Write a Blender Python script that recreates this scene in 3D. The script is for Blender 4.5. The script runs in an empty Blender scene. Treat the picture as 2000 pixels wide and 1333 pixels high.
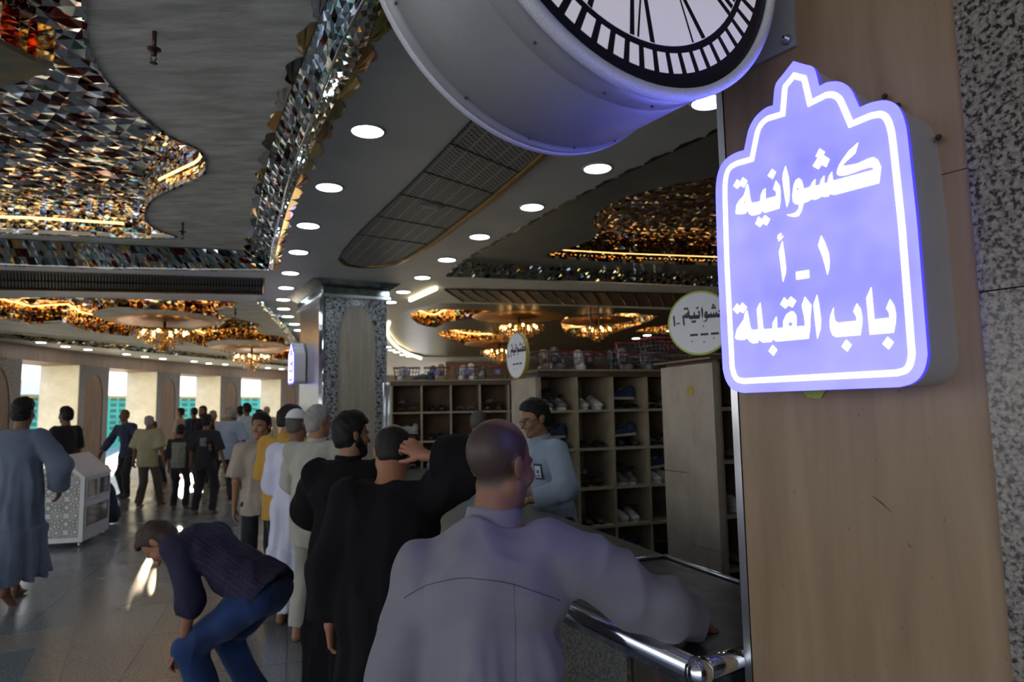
import bpy, bmesh, math, random
import numpy as np
from math import sin, cos, pi, radians, sqrt, atan, atan2, floor
from mathutils import Vector, Matrix
from mathutils.geometry import delaunay_2d_cdt

SC = bpy.context.scene
COL = SC.collection
rnd = random.Random(7)

# ------------------------------------------------------------------ camera
FPX = 1333.0
PITCH = atan(137 / FPX)
ROLL = 0.018
CAMZ = 1.65
_c, _s = cos(ROLL), sin(ROLL)
_R0 = Vector((1, 0, 0)); FW = Vector((0, cos(PITCH), sin(PITCH))); _U0 = Vector((0, -sin(PITCH), cos(PITCH)))
RT = _R0 * _c - _U0 * _s
UP = _R0 * _s + _U0 * _c
CAMP = Vector((0, 0, CAMZ))
cd = bpy.data.cameras.new('camera'); cam = bpy.data.objects.new('camera', cd); COL.objects.link(cam)
cam.matrix_world = Matrix(((RT.x, UP.x, -FW.x, 0), (RT.y, UP.y, -FW.y, 0), (RT.z, UP.z, -FW.z, CAMZ), (0, 0, 0, 1)))
cd.sensor_width = 36.0; cd.lens = 36.0 * FPX / 2000.0; cd.clip_start = 0.05; cd.clip_end = 300
cd.dof.use_dof = True; cd.dof.focus_distance = 1.9; cd.dof.aperture_fstop = 4.5
SC.camera = cam

def ray(px, py):
    return RT * ((px - 1000) / FPX) + UP * ((666.5 - py) / FPX) + FW
def atz(px, py, z):
    d = ray(px, py); return CAMP + d * ((z - CAMZ) / d.z)
def aty(px, py, y):
    d = ray(px, py); return CAMP + d * (y / d.y)
def onplane(px, py, p0, n):
    d = ray(px, py); return CAMP + d * ((p0 - CAMP).dot(n) / d.dot(n))
def Q(L, z):
    return [tuple(atz(x, y, z).xy) for x, y in L]

# ------------------------------------------------------------------ light and view
SC.view_settings.view_transform = 'Standard'
SC.view_settings.look = 'None'
SC.view_settings.exposure = 0.0
SC.view_settings.gamma = 1.0
SC.view_settings.use_curve_mapping = False
SC.cycles.use_denoising = True
SC.cycles.max_bounces = 8
SC.cycles.glossy_bounces = 4
SC.cycles.diffuse_bounces = 4
SC.cycles.sample_clamp_indirect = 6.0
SC.cycles.sample_clamp_direct = 0.0
SC.cycles.caustics_refractive = False

w = bpy.data.worlds.new('evening_sky'); SC.world = w; w.use_nodes = True
nt = w.node_tree; nt.nodes.clear()
out = nt.nodes.new('ShaderNodeOutputWorld'); bg = nt.nodes.new('ShaderNodeBackground')
tc = nt.nodes.new('ShaderNodeTexCoord'); sx = nt.nodes.new('ShaderNodeSeparateXYZ')
cr = nt.nodes.new('ShaderNodeValToRGB')
cr.color_ramp.elements[0].position = 0.0; cr.color_ramp.elements[0].color = (0.95, 0.93, 0.85, 1)
cr.color_ramp.elements[1].position = 0.5; cr.color_ramp.elements[1].color = (0.42, 0.55, 0.95, 1)
nt.links.new(tc.outputs['Generated'], sx.inputs[0]); nt.links.new(sx.outputs['Z'], cr.inputs[0])
nt.links.new(cr.outputs[0], bg.inputs[0]); bg.inputs[1].default_value = 2.4
nt.links.new(bg.outputs[0], out.inputs[0])

sun_d = bpy.data.lights.new('low_sun', 'SUN'); sun = bpy.data.objects.new('low_sun', sun_d); COL.objects.link(sun)
SUN_AZ, SUN_EL = radians(-25.4), radians(8.5)
_sd = Vector((sin(SUN_AZ) * cos(SUN_EL), cos(SUN_AZ) * cos(SUN_EL), sin(SUN_EL)))
sun.rotation_euler = _sd.to_track_quat('Z', 'Y').to_euler()
sun.location = (0, 0, 12)
sun_d.energy = 32.0; sun_d.color = (1.0, 0.78, 0.5); sun_d.angle = radians(1.2)

# ------------------------------------------------------------------ materials
MATS = {}
def _new(name):
    m = bpy.data.materials.new(name); m.use_nodes = True
    return m, m.node_tree, m.node_tree.nodes['Principled BSDF']
def mat(name, col, rough=0.6, metal=0.0, var=0.12, scale=8.0, stretch=(1, 1, 1), bump=0.0, bscale=60.0, coat=0.0, col2=None, spec=0.5, detail=4, sheen=0.0):
    if name in MATS: return MATS[name]
    m, t, b = _new(name)
    tc = t.nodes.new('ShaderNodeTexCoord'); mp = t.nodes.new('ShaderNodeMapping'); mp.inputs['Scale'].default_value = stretch
    nz = t.nodes.new('ShaderNodeTexNoise'); nz.inputs['Scale'].default_value = scale; nz.inputs['Detail'].default_value = detail
    t.links.new(tc.outputs['Object'], mp.inputs[0]); t.links.new(mp.outputs[0], nz.inputs['Vector'])
    r = t.nodes.new('ShaderNodeValToRGB')
    c2 = col2 if col2 else tuple(min(1, c * (1 + var)) for c in col)
    c1 = col if col2 else tuple(c * (1 - var) for c in col)
    r.color_ramp.elements[0].position = 0.35; r.color_ramp.elements[1].position = 0.65
    r.color_ramp.elements[0].color = (*c1, 1); r.color_ramp.elements[1].color = (*c2, 1)
    t.links.new(nz.outputs[0], r.inputs[0]); t.links.new(r.outputs[0], b.inputs['Base Color'])
    b.inputs['Roughness'].default_value = rough; b.inputs['Metallic'].default_value = metal
    b.inputs['Coat Weight'].default_value = coat
    b.inputs['Specular IOR Level'].default_value = spec
    if sheen: b.inputs['Sheen Weight'].default_value = sheen
    if bump:
        n2 = t.nodes.new('ShaderNodeTexNoise'); n2.inputs['Scale'].default_value = bscale; n2.inputs['Detail'].default_value = 3
        t.links.new(mp.outputs[0], n2.inputs['Vector'])
        bp = t.nodes.new('ShaderNodeBump'); bp.inputs['Strength'].default_value = bump; bp.inputs['Distance'].default_value = 0.01
        t.links.new(n2.outputs[0], bp.inputs['Height']); t.links.new(bp.outputs[0], b.inputs['Normal'])
    MATS[name] = m
    return m
def emit(name, col, strength=1.0, var=0.0, scale=3.0, base=(0.8, 0.8, 0.8)):
    if name in MATS: return MATS[name]
    m, t, b = _new(name)
    b.inputs['Base Color'].default_value = (*base, 1)
    b.inputs['Emission Color'].default_value = (*col, 1); b.inputs['Emission Strength'].default_value = strength
    b.inputs['Roughness'].default_value = 0.25
    if var:
        tc = t.nodes.new('ShaderNodeTexCoord')
        nz = t.nodes.new('ShaderNodeTexNoise'); nz.inputs['Scale'].default_value = scale
        t.links.new(tc.outputs['Object'], nz.inputs['Vector'])
        mr = t.nodes.new('ShaderNodeMapRange'); mr.inputs[1].default_value = .3; mr.inputs[2].default_value = .7
        mr.inputs[3].default_value = strength * (1 - var); mr.inputs[4].default_value = strength * (1 + var)
        t.links.new(nz.outputs[0], mr.inputs[0]); t.links.new(mr.outputs[0], b.inputs['Emission Strength'])
    MATS[name] = m
    return m
def attr_mat(name, rough, metal=0.0, bump=0.0, bscale=300.0, spec=0.5, sub=0.0, mult_noise=0.0):
    if name in MATS: return MATS[name]
    m, t, b = _new(name)
    a = t.nodes.new('ShaderNodeAttribute'); a.attribute_name = 'Col'
    if mult_noise:
        nz = t.nodes.new('ShaderNodeTexNoise'); nz.inputs['Scale'].default_value = 25
        tc = t.nodes.new('ShaderNodeTexCoord'); t.links.new(tc.outputs['Object'], nz.inputs['Vector'])
        mr = t.nodes.new('ShaderNodeMapRange'); mr.inputs[3].default_value = 1 - mult_noise; mr.inputs[4].default_value = 1 + mult_noise
        t.links.new(nz.outputs[0], mr.inputs[0])
        mx = t.nodes.new('ShaderNodeVectorMath'); mx.operation = 'SCALE'
        t.links.new(a.outputs['Color'], mx.inputs[0]); t.links.new(mr.outputs[0], mx.inputs['Scale'])
        t.links.new(mx.outputs[0], b.inputs['Base Color'])
    else:
        t.links.new(a.outputs['Color'], b.inputs['Base Color'])
    b.inputs['Roughness'].default_value = rough; b.inputs['Metallic'].default_value = metal
    b.inputs['Specular IOR Level'].default_value = spec
    if bump:
        nz = t.nodes.new('ShaderNodeTexNoise'); nz.inputs['Scale'].default_value = bscale
        tc = t.nodes.new('ShaderNodeTexCoord'); t.links.new(tc.outputs['Object'], nz.inputs['Vector'])
        bp = t.nodes.new('ShaderNodeBump'); bp.inputs['Strength'].default_value = bump; bp.inputs['Distance'].default_value = 0.003
        t.links.new(nz.outputs[0], bp.inputs['Height']); t.links.new(bp.outputs[0], b.inputs['Normal'])
    MATS[name] = m
    return m

# travertine: vertical veins, pits, slight creamy streaks
def travertine(name, dark, light, axis_scale=(9, 9, .9), rough=0.45, slabs=None):
    m, t, b = _new(name)
    N = t.nodes.new; L = t.links.new
    tc = N('ShaderNodeTexCoord'); mp = N('ShaderNodeMapping'); mp.inputs['Scale'].default_value = axis_scale
    L(tc.outputs['Object'], mp.inputs[0])
    n1 = N('ShaderNodeTexNoise'); n1.inputs['Scale'].default_value = 1.6; n1.inputs['Detail'].default_value = 8; n1.inputs['Roughness'].default_value = .62; n1.inputs['Distortion'].default_value = .5
    L(mp.outputs[0], n1.inputs['Vector'])
    r = N('ShaderNodeValToRGB'); r.color_ramp.elements[0].position = .3; r.color_ramp.elements[1].position = .72
    r.color_ramp.elements[0].color = (*dark, 1); r.color_ramp.elements[1].color = (*light, 1)
    L(n1.outputs[0], r.inputs[0])
    n2 = N('ShaderNodeTexNoise'); n2.inputs['Scale'].default_value = 80; n2.inputs['Detail'].default_value = 2
    mp2 = N('ShaderNodeMapping'); mp2.inputs['Scale'].default_value = (1, 1, .55); L(tc.outputs['Object'], mp2.inputs[0]); L(mp2.outputs[0], n2.inputs['Vector'])
    r2 = N('ShaderNodeValToRGB'); r2.color_ramp.elements[0].position = .22; r2.color_ramp.elements[1].position = .27
    r2.color_ramp.elements[0].color = (.5, .45, .4, 1); r2.color_ramp.elements[1].color = (1, 1, 1, 1)
    L(n2.outputs[0], r2.inputs[0])
    mx = N('ShaderNodeMix'); mx.data_type = 'RGBA'; mx.blend_type = 'MULTIPLY'; mx.inputs[0].default_value = .8
    L(r.outputs[0], mx.inputs[6]); L(r2.outputs[0], mx.inputs[7])
    L(mx.outputs[2], b.inputs['Base Color'])
    b.inputs['Roughness'].default_value = rough
    bp = N('ShaderNodeBump'); bp.inputs['Strength'].default_value = .25; bp.inputs['Distance'].default_value = .004
    L(r2.outputs[0], bp.inputs['Height']); L(bp.outputs[0], b.inputs['Normal'])
    MATS[name] = m
    return m
def granite(name, c_bg, c_mid, c_dark, scale=38, rough=0.18):
    m, t, b = _new(name)
    N = t.nodes.new; L = t.links.new
    tc = N('ShaderNodeTexCoord')
    n1 = N('ShaderNodeTexNoise'); n1.inputs['Scale'].default_value = scale; n1.inputs['Detail'].default_value = 5; n1.inputs['Distortion'].default_value = .25
    L(tc.outputs['Object'], n1.inputs['Vector'])
    r = N('ShaderNodeValToRGB'); e = r.color_ramp.elements
    e[0].position = .40; e[0].color = (*c_dark, 1); e[1].position = .45; e[1].color = (*c_mid, 1)
    k = e.new(.52); k.color = (*c_bg, 1); k = e.new(.66); k.color = (*[min(1, v * 1.35) for v in c_bg], 1)
    L(n1.outputs[0], r.inputs[0])
    v = N('ShaderNodeTexVoronoi'); v.inputs['Scale'].default_value = scale * 1.8; L(tc.outputs['Object'], v.inputs['Vector'])
    mr = N('ShaderNodeMapRange'); mr.inputs[1].default_value = 0; mr.inputs[2].default_value = 1; mr.inputs[3].default_value = .72; mr.inputs[4].default_value = 1.25
    L(v.outputs['Color'], mr.inputs[0])
    mx = N('ShaderNodeVectorMath'); mx.operation = 'SCALE'; L(r.outputs[0], mx.inputs[0]); L(mr.outputs[0], mx.inputs['Scale'])
    L(mx.outputs[0], b.inputs['Base Color'])
    b.inputs['Roughness'].default_value = rough
    MATS[name] = m
    return m

M_trav = travertine('travertine_beige', (.225, .145, .080), (.33, .235, .14))
M_travpale = travertine('travertine_cream', (.42, .37, .28), (.62, .57, .46))
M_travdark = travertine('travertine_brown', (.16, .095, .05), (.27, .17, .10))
M_marble = travertine('pale_veined_marble', (.52, .50, .38), (.68, .68, .56), axis_scale=(1.2, 1.2, 1.6), rough=.3)
M_granite = granite('grey_speckled_granite', (.20, .18, .15), (.12, .10, .085), (.012, .012, .014), scale=105)
M_granite2 = granite('blue_grey_granite', (.28, .31, .33), (.16, .18, .2), (.03, .035, .04), scale=30)
M_steel = mat('brushed_steel', (.55, .56, .58), .28, 1.0, .06, 30, (1, 1, .05))
M_chrome = mat('chrome', (.7, .72, .75), .1, 1.0, .02)
M_soffit = mat('grey_painted_plaster', (.62, .63, .62), .5, var=.07, scale=1.5, spec=.4)
M_plaster = mat('veined_grey_stucco', (.52, .52, .45), .6, var=.1, scale=9, stretch=(.4, 1.5, 1), col2=(.82, .82, .73), bump=.5, bscale=12, detail=10)
M_gold = mat('gold_trim', (.38, .24, .07), .32, 1.0, .1)
M_goldmir = mat('gold_mirror_scallop', (.75, .52, .2), .08, 1.0, .05)
M_mirror = attr_mat('mirror_mosaic', .06, 1.0)
M_black = mat('black_rubber', (.02, .02, .02), .6)
M_dark = mat('dark_void', (.012, .011, .010), .9)
M_white = mat('white_enamel', (.72, .72, .70), .4, var=.03)
M_wood = mat('pale_plywood', (.30, .22, .14), .6, var=.2, scale=6, stretch=(1, 1, 6))
M_wooddark = mat('reddish_plywood', (.16, .08, .04), .55, var=.35, scale=5, stretch=(1, 4, 1), detail=8)
M_beam = mat('brown_lacquered_wood', (.10, .055, .03), .35, var=.25, scale=3, stretch=(1, 1, 4))

# ------------------------------------------------------------------ object helpers
def tag(o, label=None, cat=None, group=None, kind=None):
    if label: o['label'] = label
    if cat: o['category'] = cat
    if group: o['group'] = group
    if kind: o['kind'] = kind
    return o
def empty(name, loc=(0, 0, 0), rz=0.0):
    o = bpy.data.objects.new(name, None); COL.objects.link(o); o.location = loc; o.rotation_euler = (0, 0, rz)
    o.empty_display_size = .1
    return o
def link(name, me, m, parent=None):
    o = bpy.data.objects.new(name, me); COL.objects.link(o)
    if m is not None and len(me.materials) == 0:
        for mm in (m if isinstance(m, (list, tuple)) else [m]): me.materials.append(mm)
    if parent: o.parent = parent
    return o
def copy_tree(o, parent=None):
    c = o.copy(); COL.objects.link(c)
    if parent: c.parent = parent
    for ch in list(o.children): copy_tree(ch, c)
    return c
def frame(o, x, y):
    """matrix with local X along x, local Y along y (2-D unit), Z up, origin o"""
    return Matrix(((x[0], y[0], 0, o[0]), (x[1], y[1], 0, o[1]), (0, 0, 1, o[2]), (0, 0, 0, 1)))

class MB:
    """collects simple solids and links them as one mesh"""
    def __init__(s): s.v = []; s.f = []; s.mi = []; s.uv = None; s.sm = []; s.col = []
    def add(s, vs, fs, mi=0, sm=False, col=None):
        b = len(s.v); s.v += [tuple(v) for v in vs]
        s.f += [tuple(b + i for i in f) for f in fs]; s.mi += [mi] * len(fs); s.sm += [sm] * len(fs)
        s.col += [col or (1, 1, 1)] * len(vs)
        return s
    def box(s, a, b, M=None, mi=0, col=None):
        x0, y0, z0 = a; x1, y1, z1 = b
        vs = [Vector(p) for p in ((x0, y0, z0), (x1, y0, z0), (x1, y1, z0), (x0, y1, z0), (x0, y0, z1), (x1, y0, z1), (x1, y1, z1), (x0, y1, z1))]
        if M: vs = [M @ v for v in vs]
        return s.add(vs, [(0, 3, 2, 1), (4, 5, 6, 7), (0, 1, 5, 4), (1, 2, 6, 5), (2, 3, 7, 6), (3, 0, 4, 7)], mi, col=col)
    def bbox(s, a, b, r=.004, M=None, mi=0):
        """box with chamfered vertical and horizontal edges"""
        bm = bmesh.new(); bmesh.ops.create_cube(bm, size=1)
        for v in bm.verts: v.co = Vector([(a[i] + b[i]) / 2 + v.co[i] * (b[i] - a[i]) for i in range(3)])
        bmesh.ops.bevel(bm, geom=bm.edges[:], offset=r, segments=2, affect='EDGES')
        bm.verts.index_update()
        vs = [(M @ v.co if M else v.co.copy()) for v in bm.verts]
        s.add(vs, [tuple(v.index for v in f.verts) for f in bm.faces], mi); bm.free(); return s
    def tube(s, pts, r, n=8, mi=0, closed=False, caps=True, col=None):
        pts = [Vector(p) for p in pts]; rs = r if isinstance(r, (list, tuple)) else [r] * len(pts)
        k = len(pts); rings = []
        up = Vector((0, 0, 1))
        for i, p in enumerate(pts):
            if closed: d = pts[(i + 1) % k] - pts[i - 1]
            else: d = pts[min(i + 1, k - 1)] - pts[max(i - 1, 0)]
            d = d.normalized() if d.length > 1e-9 else Vector((0, 0, 1))
            a = d.cross(up)
            if a.length < 1e-3: a = d.cross(Vector((1, 0, 0)))
            a.normalize(); b2 = d.cross(a)
            rings.append([p + (a * cos(2 * pi * j / n) + b2 * sin(2 * pi * j / n)) * rs[i] for j in range(n)])
        vs = [v for rg in rings for v in rg]; fs = []
        for i in range(k if closed else k - 1):
            for j in range(n):
                a0 = i * n + j; a1 = i * n + (j + 1) % n; b0 = ((i + 1) % k) * n + j; b1 = ((i + 1) % k) * n + (j + 1) % n
                fs.append((a0, a1, b1, b0))
        if caps and not closed: fs += [tuple(range(n))[::-1], tuple((k - 1) * n + j for j in range(n))]
        return s.add(vs, fs, mi, sm=True, col=col)
    def lathe(s, prof, c=(0, 0, 0), n=24, mi=0, M=None, sm=True, caps=True):
        vs = []; fs = []; k = len(prof)
        for r, z in prof:
            for j in range(n):
                a = 2 * pi * j / n; p = Vector((c[0] + r * cos(a), c[1] + r * sin(a), c[2] + z)); vs.append(M @ p if M else p)
        for i in range(k - 1):
            for j in range(n): fs.append((i * n + j, i * n + (j + 1) % n, (i + 1) * n + (j + 1) % n, (i + 1) * n + j))
        if caps and prof[0][0] > 1e-6: fs.append(tuple(range(n))[::-1])
        if caps and prof[-1][0] > 1e-6: fs.append(tuple((k - 1) * n + j for j in range(n)))
        return s.add(vs, fs, mi, sm=sm)
    def poly(s, rings, M, z0=0.0, z1=None, mi=0, mi_side=None):
        """2-D polygon with holes, in the XY plane of M; extruded when z1 is given"""
        def sgn(r): return sum(r[i][0] * r[(i + 1) % len(r)][1] - r[(i + 1) % len(r)][0] * r[i][1] for i in range(len(r)))
        rings = [(list(r) if (sgn(r) > 0) == (k == 0) else list(r)[::-1]) for k, r in enumerate(rings)]
        vs2 = [Vector((p[0], p[1])) for r in rings for p in r]; ed = []; o = 0
        for r in rings: ed += [(o + i, o + (i + 1) % len(r)) for i in range(len(r))]; o += len(r)
        res = delaunay_2d_cdt(vs2, ed, [], 0, 1e-7); flat = res[0]; tris = []
        def odd(x, y):
            k = 0
            for r in rings:
                for i in range(len(r)):
                    (xa, ya), (xb, yb) = r[i - 1], r[i]
                    if (ya > y) != (yb > y) and x < (xb - xa) * (y - ya) / (yb - ya) + xa: k += 1
            return k % 2
        for t in res[2]:
            c = (flat[t[0]] + flat[t[1]] + flat[t[2]]) / 3
            if odd(c.x, c.y):
                e1, e2 = flat[t[1]] - flat[t[0]], flat[t[2]] - flat[t[0]]
                tris.append(tuple(t) if e1.x * e2.y - e1.y * e2.x > 0 else (t[0], t[2], t[1]))
        def lay(z): return [M @ Vector((p.x, p.y, z)) for p in flat]
        if z1 is None: return s.add(lay(z0), tris, mi)
        s.add(lay(z1), tris, mi); s.add(lay(z0), [t[::-1] for t in tris], mi)
        for ring in rings:
            n = len(ring); vs = [M @ Vector((p[0], p[1], z0)) for p in ring] + [M @ Vector((p[0], p[1], z1)) for p in ring]
            s.add(vs, [(i, (i + 1) % n, n + (i + 1) % n, n + i) for i in range(n)], mi if mi_side is None else mi_side)
        return s
    def build(s, name, m, parent=None, world=None):
        me = bpy.data.meshes.new(name); me.from_pydata([tuple(v) for v in s.v], [], s.f)
        me.polygons.foreach_set('material_index', s.mi); me.polygons.foreach_set('use_smooth', s.sm)
        if any(c != (1, 1, 1) for c in s.col):
            at = me.color_attributes.new('Col', 'FLOAT_COLOR', 'POINT')
            at.data.foreach_set('color', np.array([(*c, 1) for c in s.col], np.float32).ravel())
        if s.uv:
            uvl = me.uv_layers.new(name='UVMap')
            for lp in me.loops: uvl.data[lp.index].uv = s.uv(me.vertices[lp.vertex_index].co)
        me.update()
        return link(name, me, m, parent)
def structure(o, name=None):
    o['kind'] = 'structure'
    return o
I4 = Matrix.Identity(4)
# ================================================================== SETTING
ZC = 3.6
# ---- outer colonnade runs on a circle
CC = Vector((13.8, 18.2)); RW = 26.4
def wall_hit(px):
    d = ray(px, 812); d = Vector((d.x, d.y)).normalized()
    b = -d.dot(CC); c = CC.length_squared - RW * RW
    # camera is inside the circle: take the far root
    t = -b + sqrt(b * b - c); return d * t
def wang(p): return atan2(p.y - CC.y, p.x - CC.x) % (2 * pi)
def wpt(a, r): return Vector((CC.x + r * cos(a), CC.y + r * sin(a)))
E0 = [wang(wall_hit(px)) for px in (-75, 38, 152, 210, 305, 350, 430, 470, 548, 585)]
cols_ang = [(E0[2 * i], E0[2 * i + 1]) for i in range(5)]
pitch_a = (cols_ang[1][0] - cols_ang[3][0]) / 2      # bay angle (angles fall with distance)
for k in range(1, 3): cols_ang.append((cols_ang[0][0] + k * pitch_a, cols_ang[0][1] + k * pitch_a))
for k in range(1, 5): cols_ang.append((cols_ang[4][0] - k * pitch_a, cols_ang[4][0] - k * pitch_a - .042))
ang_hi = max(a for c in cols_ang for a in c); ang_lo = min(a for c in cols_ang for a in c)

# ---- floor
def floor_mat():
    m, t, b = _new('polished_granite_floor'); N = t.nodes.new; L = t.links.new
    tc = N('ShaderNodeTexCoord')
    n1 = N('ShaderNodeTexNoise'); n1.inputs['Scale'].default_value = 70; n1.inputs['Detail'].default_value = 3; L(tc.outputs['Object'], n1.inputs['Vector'])
    n2 = N('ShaderNodeTexNoise'); n2.inputs['Scale'].default_value = 1.3; n2.inputs['Detail'].default_value = 6; L(tc.outputs['Object'], n2.inputs['Vector'])
    r = N('ShaderNodeValToRGB'); r.color_ramp.elements[0].position = .36; r.color_ramp.elements[1].position = .64
    r.color_ramp.elements[0].color = (.145, .165, .17, 1); r.color_ramp.elements[1].color = (.35, .385, .395, 1)
    L(n1.outputs[0], r.inputs[0])
    mp = N('ShaderNodeMapping'); mp.inputs['Rotation'].default_value = (0, 0, radians(-18)); L(tc.outputs['Object'], mp.inputs[0])
    br = N('ShaderNodeTexBrick'); br.offset = 0; br.inputs['Scale'].default_value = 1.0; br.inputs['Brick Width'].default_value = 1.0; br.inputs['Row Height'].default_value = 1.0
    br.inputs['Mortar Size'].default_value = .006; br.inputs['Color1'].default_value = (1, 1, 1, 1); br.inputs['Color2'].default_value = (.86, .86, .86, 1); br.inputs['Mortar'].default_value = (.35, .35, .35, 1)
    L(mp.outputs[0], br.inputs['Vector'])
    mx = N('ShaderNodeMix'); mx.data_type = 'RGBA'; mx.blend_type = 'MULTIPLY'; mx.inputs[0].default_value = 1
    L(r.outputs[0], mx.inputs[6]); L(br.outputs[0], mx.inputs[7]); L(mx.outputs[2], b.inputs['Base Color'])
    mr = N('ShaderNodeMapRange'); mr.inputs[1].default_value = .3; mr.inputs[2].default_value = .7; mr.inputs[3].default_value = .16; mr.inputs[4].default_value = .3
    L(n2.outputs[0], mr.inputs[0]); L(mr.outputs[0], b.inputs['Roughness'])
    b.inputs['Specular IOR Level'].default_value = .6
    return m
fb = MB(); fb.box((-26, -9, -.15), (14, 46, 0)); structure(fb.build('floor', floor_mat()))
# pale stone inlay bands at the lower left
M_inlay = mat('pale_stone_inlay', (.34, .32, .27), .22, var=.15, scale=30)
ib = MB()
for L_ in ([(147, 1222), (0, 1243), (-120, 1262), (-120, 1300), (0, 1277), (72, 1265), (38, 1333), (20, 1380), (95, 1380), (115, 1333)],
           ):
    ib.poly([Q(L_, 0.0)], I4, 0.0, .0015)
structure(ib.build('trim_1', M_inlay))

# ---- soffit: one ceiling with the coffers cut out of it
def extend(L_, pts): return L_ + pts
A_right_px = [(750, 9), (729, 60), (684, 150), (636, 234), (606, 300), (575, 370), (556, 430), (540, 490), (533, 528)]
A_right = Q(A_right_px, ZC)
A_hole = [(.25, -1.5), (.05, 0.6), (-.28, 2.1)] + A_right + Q([(400, 531), (200, 527), (0, 520), (-200, 512)], ZC) + [(-9.4, 6.5), (-10.6, 2.0), (-10.6, -1.5)]
B_hole = Q([(-230, 570), (0, 578), (200, 582), (500, 590), (555, 640), (588, 675), (600, 700), (590, 714), (450, 700), (300, 686), (130, 668), (0, 656), (-200, 640)], ZC)
C_hole = Q([(1405, 255), (1285, 310), (1160, 370), (1050, 430), (960, 480), (895, 520), (875, 541), (1100, 550), (1400, 560)], ZC)
C_hole = [(3.6, 1.0), (2.3, 3.4)] + C_hole + [(8.2, 12.6), (8.6, 1.0)]
D_hole = Q([(860, 592), (1100, 598), (1400, 608), (1600, 616)], ZC)
D_hole = [D_hole[0]] + D_hole[1:] + Q([(1500, 690), (1200, 700), (930, 700), (830, 698), (800, 690), (775, 676), (758, 655), (756, 640), (768, 622), (800, 606)], ZC)
outer = [(11, -4.5)] + [(11, 33)]
for k in range(25):
    a = ang_lo + (ang_hi - ang_lo) * k / 24
    outer.append(tuple(wpt(a, RW + 1.3)))
outer.append((-13.6, 6.0)); outer.append((-13.0, -4.5))  # unseen reach behind the camera, extended to cut the back light
cb = MB(); cb.poly([outer, A_hole, B_hole, C_hole, D_hole], I4, ZC, ZC + .06)
structure(cb.build('ceiling', M_soffit))

# ---- coffer panels, mirror vaults
def inset(pts, d, prune=False):
    n = len(pts); out = []
    ar = sum(pts[i][0] * pts[(i + 1) % n][1] - pts[(i + 1) % n][0] * pts[i][1] for i in range(n))
    sg = 1 if ar > 0 else -1
    for i in range(n):
        a, b, c = Vector(pts[i - 1]), Vector(pts[i]), Vector(pts[(i + 1) % n])
        n1 = (b - a).normalized(); n2 = (c - b).normalized()
        v = (Vector((-n1.y, n1.x)) + Vector((-n2.y, n2.x)))
        if v.length < 1e-6: v = Vector((-n1.y, n1.x))
        v.normalize(); m = max(.45, v.dot(Vector((-n1.y, n1.x)))) if prune else 1; out.append(tuple(b + v * d * sg / m))
    if prune:
        def dist(p):
            q = 9
            for i in range(n):
                a, b = Vector(pts[i - 1]), Vector(pts[i]); ab = b - a; t = max(0, min(1, (Vector(p) - a).dot(ab) / max(1e-12, ab.length_squared))); q = min(q, (a + ab * t - Vector(p)).length)
            return q
        out = [p for p in out if dist(p) > abs(d) * .96]
    return out
SIL = (.62, .68, .74); RED = (.16, .03, .02); BRO = (.42, .24, .12); GRE = (.25, .42, .38); GLD = (.85, .56, .22); DRK = (.05, .05, .06)
def pick(pal):
    t = rnd.random(); a = 0
    for c, wgt in pal:
        a += wgt
        if t < a: return c
    return pal[-1][0]
PAL_A = [(SIL, .7), (RED, .19), (BRO, .04), (GRE, .04), (DRK, .03)]
PAL_G = [(GLD, .42), (BRO, .24), (SIL, .2), (RED, .08), (GRE, .06)]
PAL_S = [(SIL, .72), (GRE, .1), (DRK, .1), (RED, .08)]
def mosaic(mb, P, nu, nv, nrm, amp, pal, star=False):
    """faceted mirror mosaic: every cell is a little pyramid of four mirror chips with its own tilt"""
    g = [[P(i / nu, j / nv) for j in range(nv + 1)] for i in range(nu + 1)]
    for i in range(nu):
        for j in range(nv):
            c = [g[i][j], g[i + 1][j], g[i + 1][j + 1], g[i][j + 1]]
            m = (c[0] + c[1] + c[2] + c[3]) / 4 + nrm * amp * rnd.uniform(-.6, 1) + Vector((rnd.uniform(-1, 1), rnd.uniform(-1, 1), 0)) * amp * .5
            if star and (i + j) % 2 == 0: cc = [pick(pal)] * 2 + [RED, pick(pal)]
            else: cc = [pick(pal) for _ in range(4)] if rnd.random() < .5 else [pick(pal)] * 4
            for k in range(4): mb.add([c[k], c[(k + 1) % 4], m], [(0, 1, 2)], col=cc[k])
def mosaic_flat(name, poly, z, step, amp, pal, parent=None, star=False, keep=None):
    xs = [p[0] for p in poly]; ys = [p[1] for p in poly]
    x0, x1, y0, y1 = min(xs), max(xs), min(ys), max(ys)
    mb = MB(); nu = int((x1 - x0) / step); nv = int((y1 - y0) / step)
    mosaic(mb, lambda u, v: Vector((x0 + (x1 - x0) * u, y0 + (y1 - y0) * v, z)), nu, nv, Vector((0, 0, -1)), amp, pal, star)
    return mb.build(name, M_mirror, parent)
def mosaic_wall(name, line, z0, z1, step, amp, pal, parent=None, flip=1):
    mb = MB(); L_ = [Vector((p[0], p[1], 0)) for p in line]
    for a, b in zip(L_[:-1], L_[1:]):
        n = max(1, int((b - a).length / step)); d = (b - a).normalized(); nr = Vector((d.y, -d.x, 0)) * flip
        mosaic(mb, lambda u, v: a + (b - a) * u + Vector((0, 0, z0 + (z1 - z0) * v)), n, max(1, round((z1 - z0) / step)), nr, amp, pal)
    return mb.build(name, M_mirror, parent)
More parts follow.
